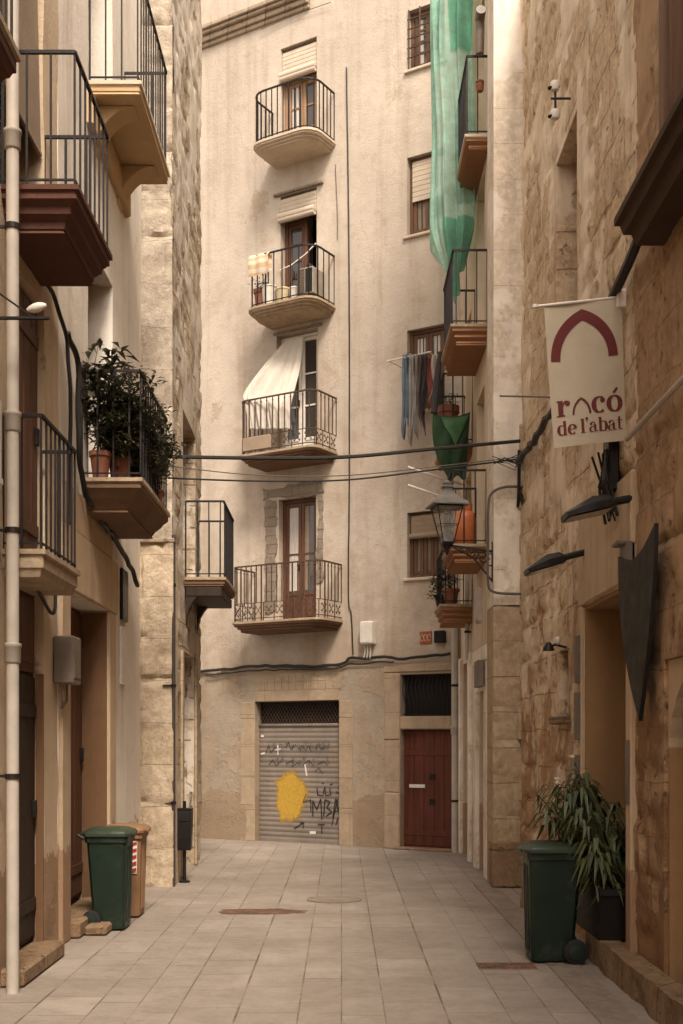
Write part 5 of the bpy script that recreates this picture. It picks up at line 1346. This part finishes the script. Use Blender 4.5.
mb=MB(); mb.box(1.45,2.02,-.70,-.675,6.57,6.80,0,.01); mb.v=[tuple(fw(*p)) for p in mb.v]
single(mb,'reed_mat',M['blind_brown'],'brown reed mat tied inside the left half of the second balcony band','mat',fw(1.7,-.69,6.57))
# third balcony: towel, buckets, plants, air conditioner
h3=8.95
def put(mb): mb.v=[tuple(fw(*p)) for p in mb.v]; return mb
mb=MB()
mb.grid(lambda u_,v_:fw(1.60+.42*u_+.01*math.sin(v_*5),-.70-.025*math.sin(min(1,v_*1.0)*3.14)-.012*math.sin(u_*14)-(.03 if v_<.9 else .0),h3+.86-.36*(1-v_)-.05*u_*(1-v_)*0),14,12)
mb.grid(lambda u_,v_:fw(1.60+.42*u_,-.66+.01*math.sin(u_*14),h3+.86-.30*(1-v_)),14,8)
single(mb,'towel',M['towel'],'peach striped towel over the left rail of the third balcony','towel',fw(1.8,-.68,h3+.5),None,True)
def bucket(label,s,y,r,h,mat,name='bucket',lid=True):
    o=thing(name,label,'container',fw(s,y,h3),0,'containers on the third balcony'); mb=MB()
    mb.lathe([(r*.8,0),(r,h*.9),(r*1.06,h*.9),(r*1.06,h*.96)]+([(r*1.0,h),(r*.3,h*1.02)] if lid else [(r*.96,h*.96),(r*.9,h*.6)]),(0,0,0),14); mb.build('body',M[mat],o,40)
    if not lid:
        hb=MB(); hb.tube([(r*math.cos(t),-r*.9*math.sin(t)*.4-.3*r,h*.95-r*.5*math.sin(t)) for t in [i*.3927 for i in range(9)]],.006,5); hb.build('handle',M['iron'],o)
bucket('tall white bucket under the towel on the third balcony',1.86,-.5,.13,.38,'white_box',lid=False)
bucket('cream wicker basket in the middle of the third balcony',2.10,-.45,.12,.30,'basket','basket')
bucket('white canister right of the basket on the third balcony',2.32,-.42,.10,.28,'white_box','canister')
bp_=bush('leafy plant in a tall terracotta pot at the left end of the third balcony',fw(1.68,-.5,h3),.16,.10,120,51,L=(.05,.1),mat='leaf_green',ph=.34,pr=.11)
ac=thing('air_conditioner','small beige air conditioner at the right end of the third balcony','air conditioner',fw(2.66,-.40,h3+.03),FR)
mb=MB(); mb.box(-.17,.14,-.22,.14,.02,.46,0,.015); mb.box(-.15,.12,-.14,.1,-.03,.02); mb.build('case',M['ac'],ac,30)
mb=MB(); 
for k in range(14): mb.box(-.155,-.02,-.232,-.222,.06+.028*k,.074+.028*k)
mb.build('grille',M['grey_box'],ac)
mb=MB(); mb.box(.0,.13,-.226,-.221,.05,.43); mb.build('side_panel',M['black_metal'],ac)
mb=MB(); mb.lathe([(.05,0),(.06,.05),(.055,.09),(.0,.10)],(-.03,-.05,.47),12); mb.build('pipe_cap',M['black_metal'],ac,True)
mb=MB(); mb.tube([fw(1.75,-.02,9.78),fw(2.0,-.05,9.80),fw(2.3,-.05,9.93),fw(2.48,-.02,10.08)],.012,5); single(mb,'clothes_line',M['white_paint'],'white line slung across the door of the third balcony','line',fw(1.75,-.02,9.78))

# ---- right balconies: gas bottle, plants, sheet, net
gb_=thing('gas_bottle','orange gas bottle standing on a right balcony beside the lantern','gas bottle',(1.60,15.62,4.275),0)
mb=MB(); mb.lathe([(.11,0),(.13,.01),(.13,.03),(.15,.06),(.152,.36),(.135,.42),(.08,.46),(.05,.47),(.05,.49),(.0,.5)],(0,0,0),20); mb.build('body',M['gas'],gb_,50)
mb=MB(); 
for k in range(24):
    pass
mb.lathe([(.10,.44),(.105,.5),(.105,.545),(.098,.545),(.095,.45)],(0,0,0),18); mb.build('collar',M['gas'],gb_,40)
mb=MB(); mb.lathe([(.02,.48),(.03,.5),(.03,.54),(.01,.55)],(0,0,0),10); mb.build('valve',M['iron'],gb_,40)
G2='potted plants on the lowest right balcony'
bush('dark plant in a red pot at the front of the lowest right balcony',(1.56,17.15,3.685),.38,.15,170,61,L=(.06,.13),potm='terracotta',ph=.22,pr=.12,group=G2)
bush('straggly plant hanging out over the corner of the lowest right balcony',(1.44,17.35,3.685),.32,.14,170,63,L=(.06,.12),potm='pot_black',ph=.16,pr=.1,group=G2,skew=(-.1,-.1),base_z=-.2)
pt=bush('plant in a terracotta bowl on the balcony behind the green sheet',(1.53,17.2,5.975),.2,.12,90,67,L=(.05,.1),ph=.55,pr=.15,mat='leaf_dark')
# green sheet on the third right balcony
def tp(u_,v_):
    P=[at(433,413,16.85),at(470,412,16.85)]; t=P[0].lerp(P[1],u_); b0,b1_=at(449,478,16.7),at(466,478,16.75); bt=b0.lerp(b1_,u_)
    p=t.lerp(bt,v_**1.0); bulge=math.sin(math.pi*min(1,v_*.95))
    p.y -= .16*bulge*math.sin(math.pi*u_)+.03*math.sin(u_*13+v_*7)*bulge
    p.x -= .10*bulge*(1-u_); p.z -= .12*math.sin(math.pi*u_)*(1-v_)*.5 + .03*math.sin(u_*9)*v_
    return p
mb=MB(); mb.grid(lambda u_,v_:tp(1-u_,v_),30,30)
ob=single(mb,'green_sheet',M['tarp'],'dark green sheet tied over the front of a right balcony, bulging like a sack','sheet',at(452,478,16.8),None,True)
ob.modifiers.new('thick','SOLIDIFY').thickness=.008
mb=MB(); mb.grid(lambda u_,v_:(lambda p,q:Vector((p.x,p.y-.05-.03*math.sin(v_*3.14),p.z)))(tp(.15+.8*u_,(.04+.5*(1-abs(2*u_-1.1))*v_)),0),20,10)
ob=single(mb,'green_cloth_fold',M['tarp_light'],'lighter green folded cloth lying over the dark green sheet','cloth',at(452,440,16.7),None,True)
mb=MB(); mb.tube([at(440,352,16.9),at(437,380,16.88),at(434,413,16.86)],[.03,.055,.05],8); single(mb,'rolled_awning',M['cloth_dark'],'dark rolled awning hanging at the outer corner above the green sheet','awning',at(434,413,16.86),None,True)
# scaffold net hanging from above
def netpt(u_,v_):
    # v 0 top .. 1 bottom ; u from the outer left edge round to the wall
    z=12.9-(12.9-8.35)*v_
    base=[Vector((1.36,17.6)),Vector((1.31,16.9)),Vector((1.27,16.4)),Vector((1.46,16.3)),Vector((1.66,16.32)),Vector((1.82,16.35))]
    t=u_*5; i=min(4,int(t)); q=base[i].lerp(base[i+1],t-i)
    g=max(0,(v_-.90)/.10); c_=Vector((1.60,16.5)); q=q.lerp(c_,.8*g**1.2); q.x-=.06*max(0,math.sin(math.pi*min(1,max(0,(v_-.62)/.38))))*(1-u_)
    f=.045*math.sin(u_*27+v_*3+1.5*math.sin(v_*4))+.025*math.sin(u_*49-v_*6)+.02*math.sin(v_*23+u_*11)*max(0,v_-.5)
    z += -.25*(1-abs(2*u_-1))*max(0,v_-.6) - .55*g*max(0,1-abs(u_-.55)*2.2) 
    return Vector((q.x+f*.7-.03*math.sin(v_*6)*.8,q.y+f,z))
mb=MB(); mb.grid(lambda u_,v_:netpt(u_,v_),70,60)
nt_=single(mb,'scaffold_net',M['net'],'pale green scaffold net hanging down in front of the right balconies','net',(1.6,16.5,8.0),None,True)
for (a0,a1,c0,c1) in ((.62,.33,.22,.17),(.5,.45,.88,.12)):
    mb=MB(); mb.grid(lambda u_,v_:netpt(a0+a1*u_,c0+c1*v_)+Vector((0,-.02,0)),20,10)
    mb.v=[(x-1.6,y-16.5,z-8.0) for x,y,z in mb.v]; tag(mb.build('net_patch',M['net_dense'],nt_,True),'doubled darker green patch of the net')
# vent pipe with hood at the top right balcony, little lantern under it
vp=thing('vent_pipe','stubby grey vent pipe standing by the rail of the top right balcony','vent pipe',(1.74,15.1,10.5),0)
mb=MB(); mb.tube([(0,0,-.12),(.0,0,.30)],.05,10); mb.tube([(.0,.02,.32),(-.0,-.14,.36)],.062,12); mb.build('pipe',M['grey_box'],vp,40)
mb=MB(); mb.lathe([(.0,-.06),(.04,-.05),(.05,.0),(.05,.05)],(0,-.02,-.55),10); mb.lathe([(.055,0),(.05,.02),(.0,.025)],(0,-.02,-.49),10); mb.build('hanging_lamp',M['terracotta'],vp,40)
# white clothes poles by the lantern
for lab,pa_,pb_2 in (('upper of two white poles slanting behind the lantern',(408,467),(452,481.5)),('lower of two white poles slanting behind the lantern',(408,485),(434,494))):
    A_=at(*pa_,17.5); B_=at(*pb_2,17.5); d_=(B_-A_); E_=A_+d_*((1.88-A_.x)/d_.x)
    mb=MB(); mb.tube([A_,E_],.017,6); single(mb,'clothes_pole',M['white_paint'],lab,'pole',E_,'clothes poles on the cream house')
# street name plate on the cream house
q=at(485,671,15.2); mb=MB(); mb.box(1.71,1.79,15.05,15.5,2.42,2.76,0,.01); single(mb,'wall_sign',M['grey_box'],'small grey sign on the pier between the cream house doors','sign',(1.75,15.2,2.42))
mb=MB()
for k in range(4):
    mb.grid(lambda u_,v_,k=k:Vector((1.72+.03*math.sin(u_*9+k),14.85+.10*k+.09*u_,3.62-.38*v_-.03*math.sin(u_*7+k*2))),8,8)
single(mb,'white_bag',M['cloth_pale'],'crumpled pale plastic bags hanging on the pier below the lantern bracket','bag',(1.75,15.0,3.2),None,True)

# ================================================================== CAMERA AND LIGHT
cd=bpy.data.cameras.new('camera'); co=bpy.data.objects.new('camera',cd); COL.objects.link(co)
co.location=(0,0,EYE); co.rotation_euler=(R(90),0,0)
cd.sensor_fit='HORIZONTAL'; cd.sensor_width=24; cd.lens=24*FPX/683; cd.shift_y=(740-512)/683; cd.clip_end=500; cd.clip_start=.05
S.camera=co
W=bpy.data.worlds.new('World'); S.world=W; W.use_nodes=True; nt=W.node_tree; nt.nodes.clear()
N=NT(nt); out=N.n('ShaderNodeOutputWorld'); bg=N.n('ShaderNodeBackground'); sky=N.n('ShaderNodeTexSky')
sky.sky_type='NISHITA'; sky.sun_disc=False
EL,AZ=52,167
sky.sun_elevation=R(EL); sky.sun_rotation=R(AZ); sky.air_density=1.0; sky.dust_density=3.0
hs_=N.n('ShaderNodeHueSaturation'); hs_.inputs['Saturation'].default_value=.12; N.l(sky.outputs[0],hs_.inputs['Color'])
warm=N.mix(1.0,hs_.outputs[0],(1.0,.905,.825),'MULTIPLY')
N.l(warm,bg.inputs[0]); bg.inputs[1].default_value=.125; N.l(bg.outputs[0],out.inputs[0])
sd=bpy.data.lights.new('sun','SUN'); so_=bpy.data.objects.new('sun',sd); COL.objects.link(so_)
sd.energy=1.5; sd.angle=R(13); sd.color=(1.0,.905,.80)
az=R(AZ); el=R(EL); dirv=Vector((math.sin(az)*math.cos(el),math.cos(az)*math.cos(el),math.sin(el)))
so_.rotation_euler=dirv.to_track_quat('Z','Y').to_euler(); so_.location=(0,-5,20)
S.view_settings.view_transform='Standard'; S.view_settings.look='None'; S.view_settings.gamma=1; S.view_settings.exposure=1.62
S.render.engine='CYCLES'
try:
    S.cycles.use_denoising=True; S.cycles.denoiser='OPENIMAGEDENOISE'
except Exception: pass
S.cycles.max_bounces=7; S.cycles.diffuse_bounces=4; S.cycles.transparent_max_bounces=12
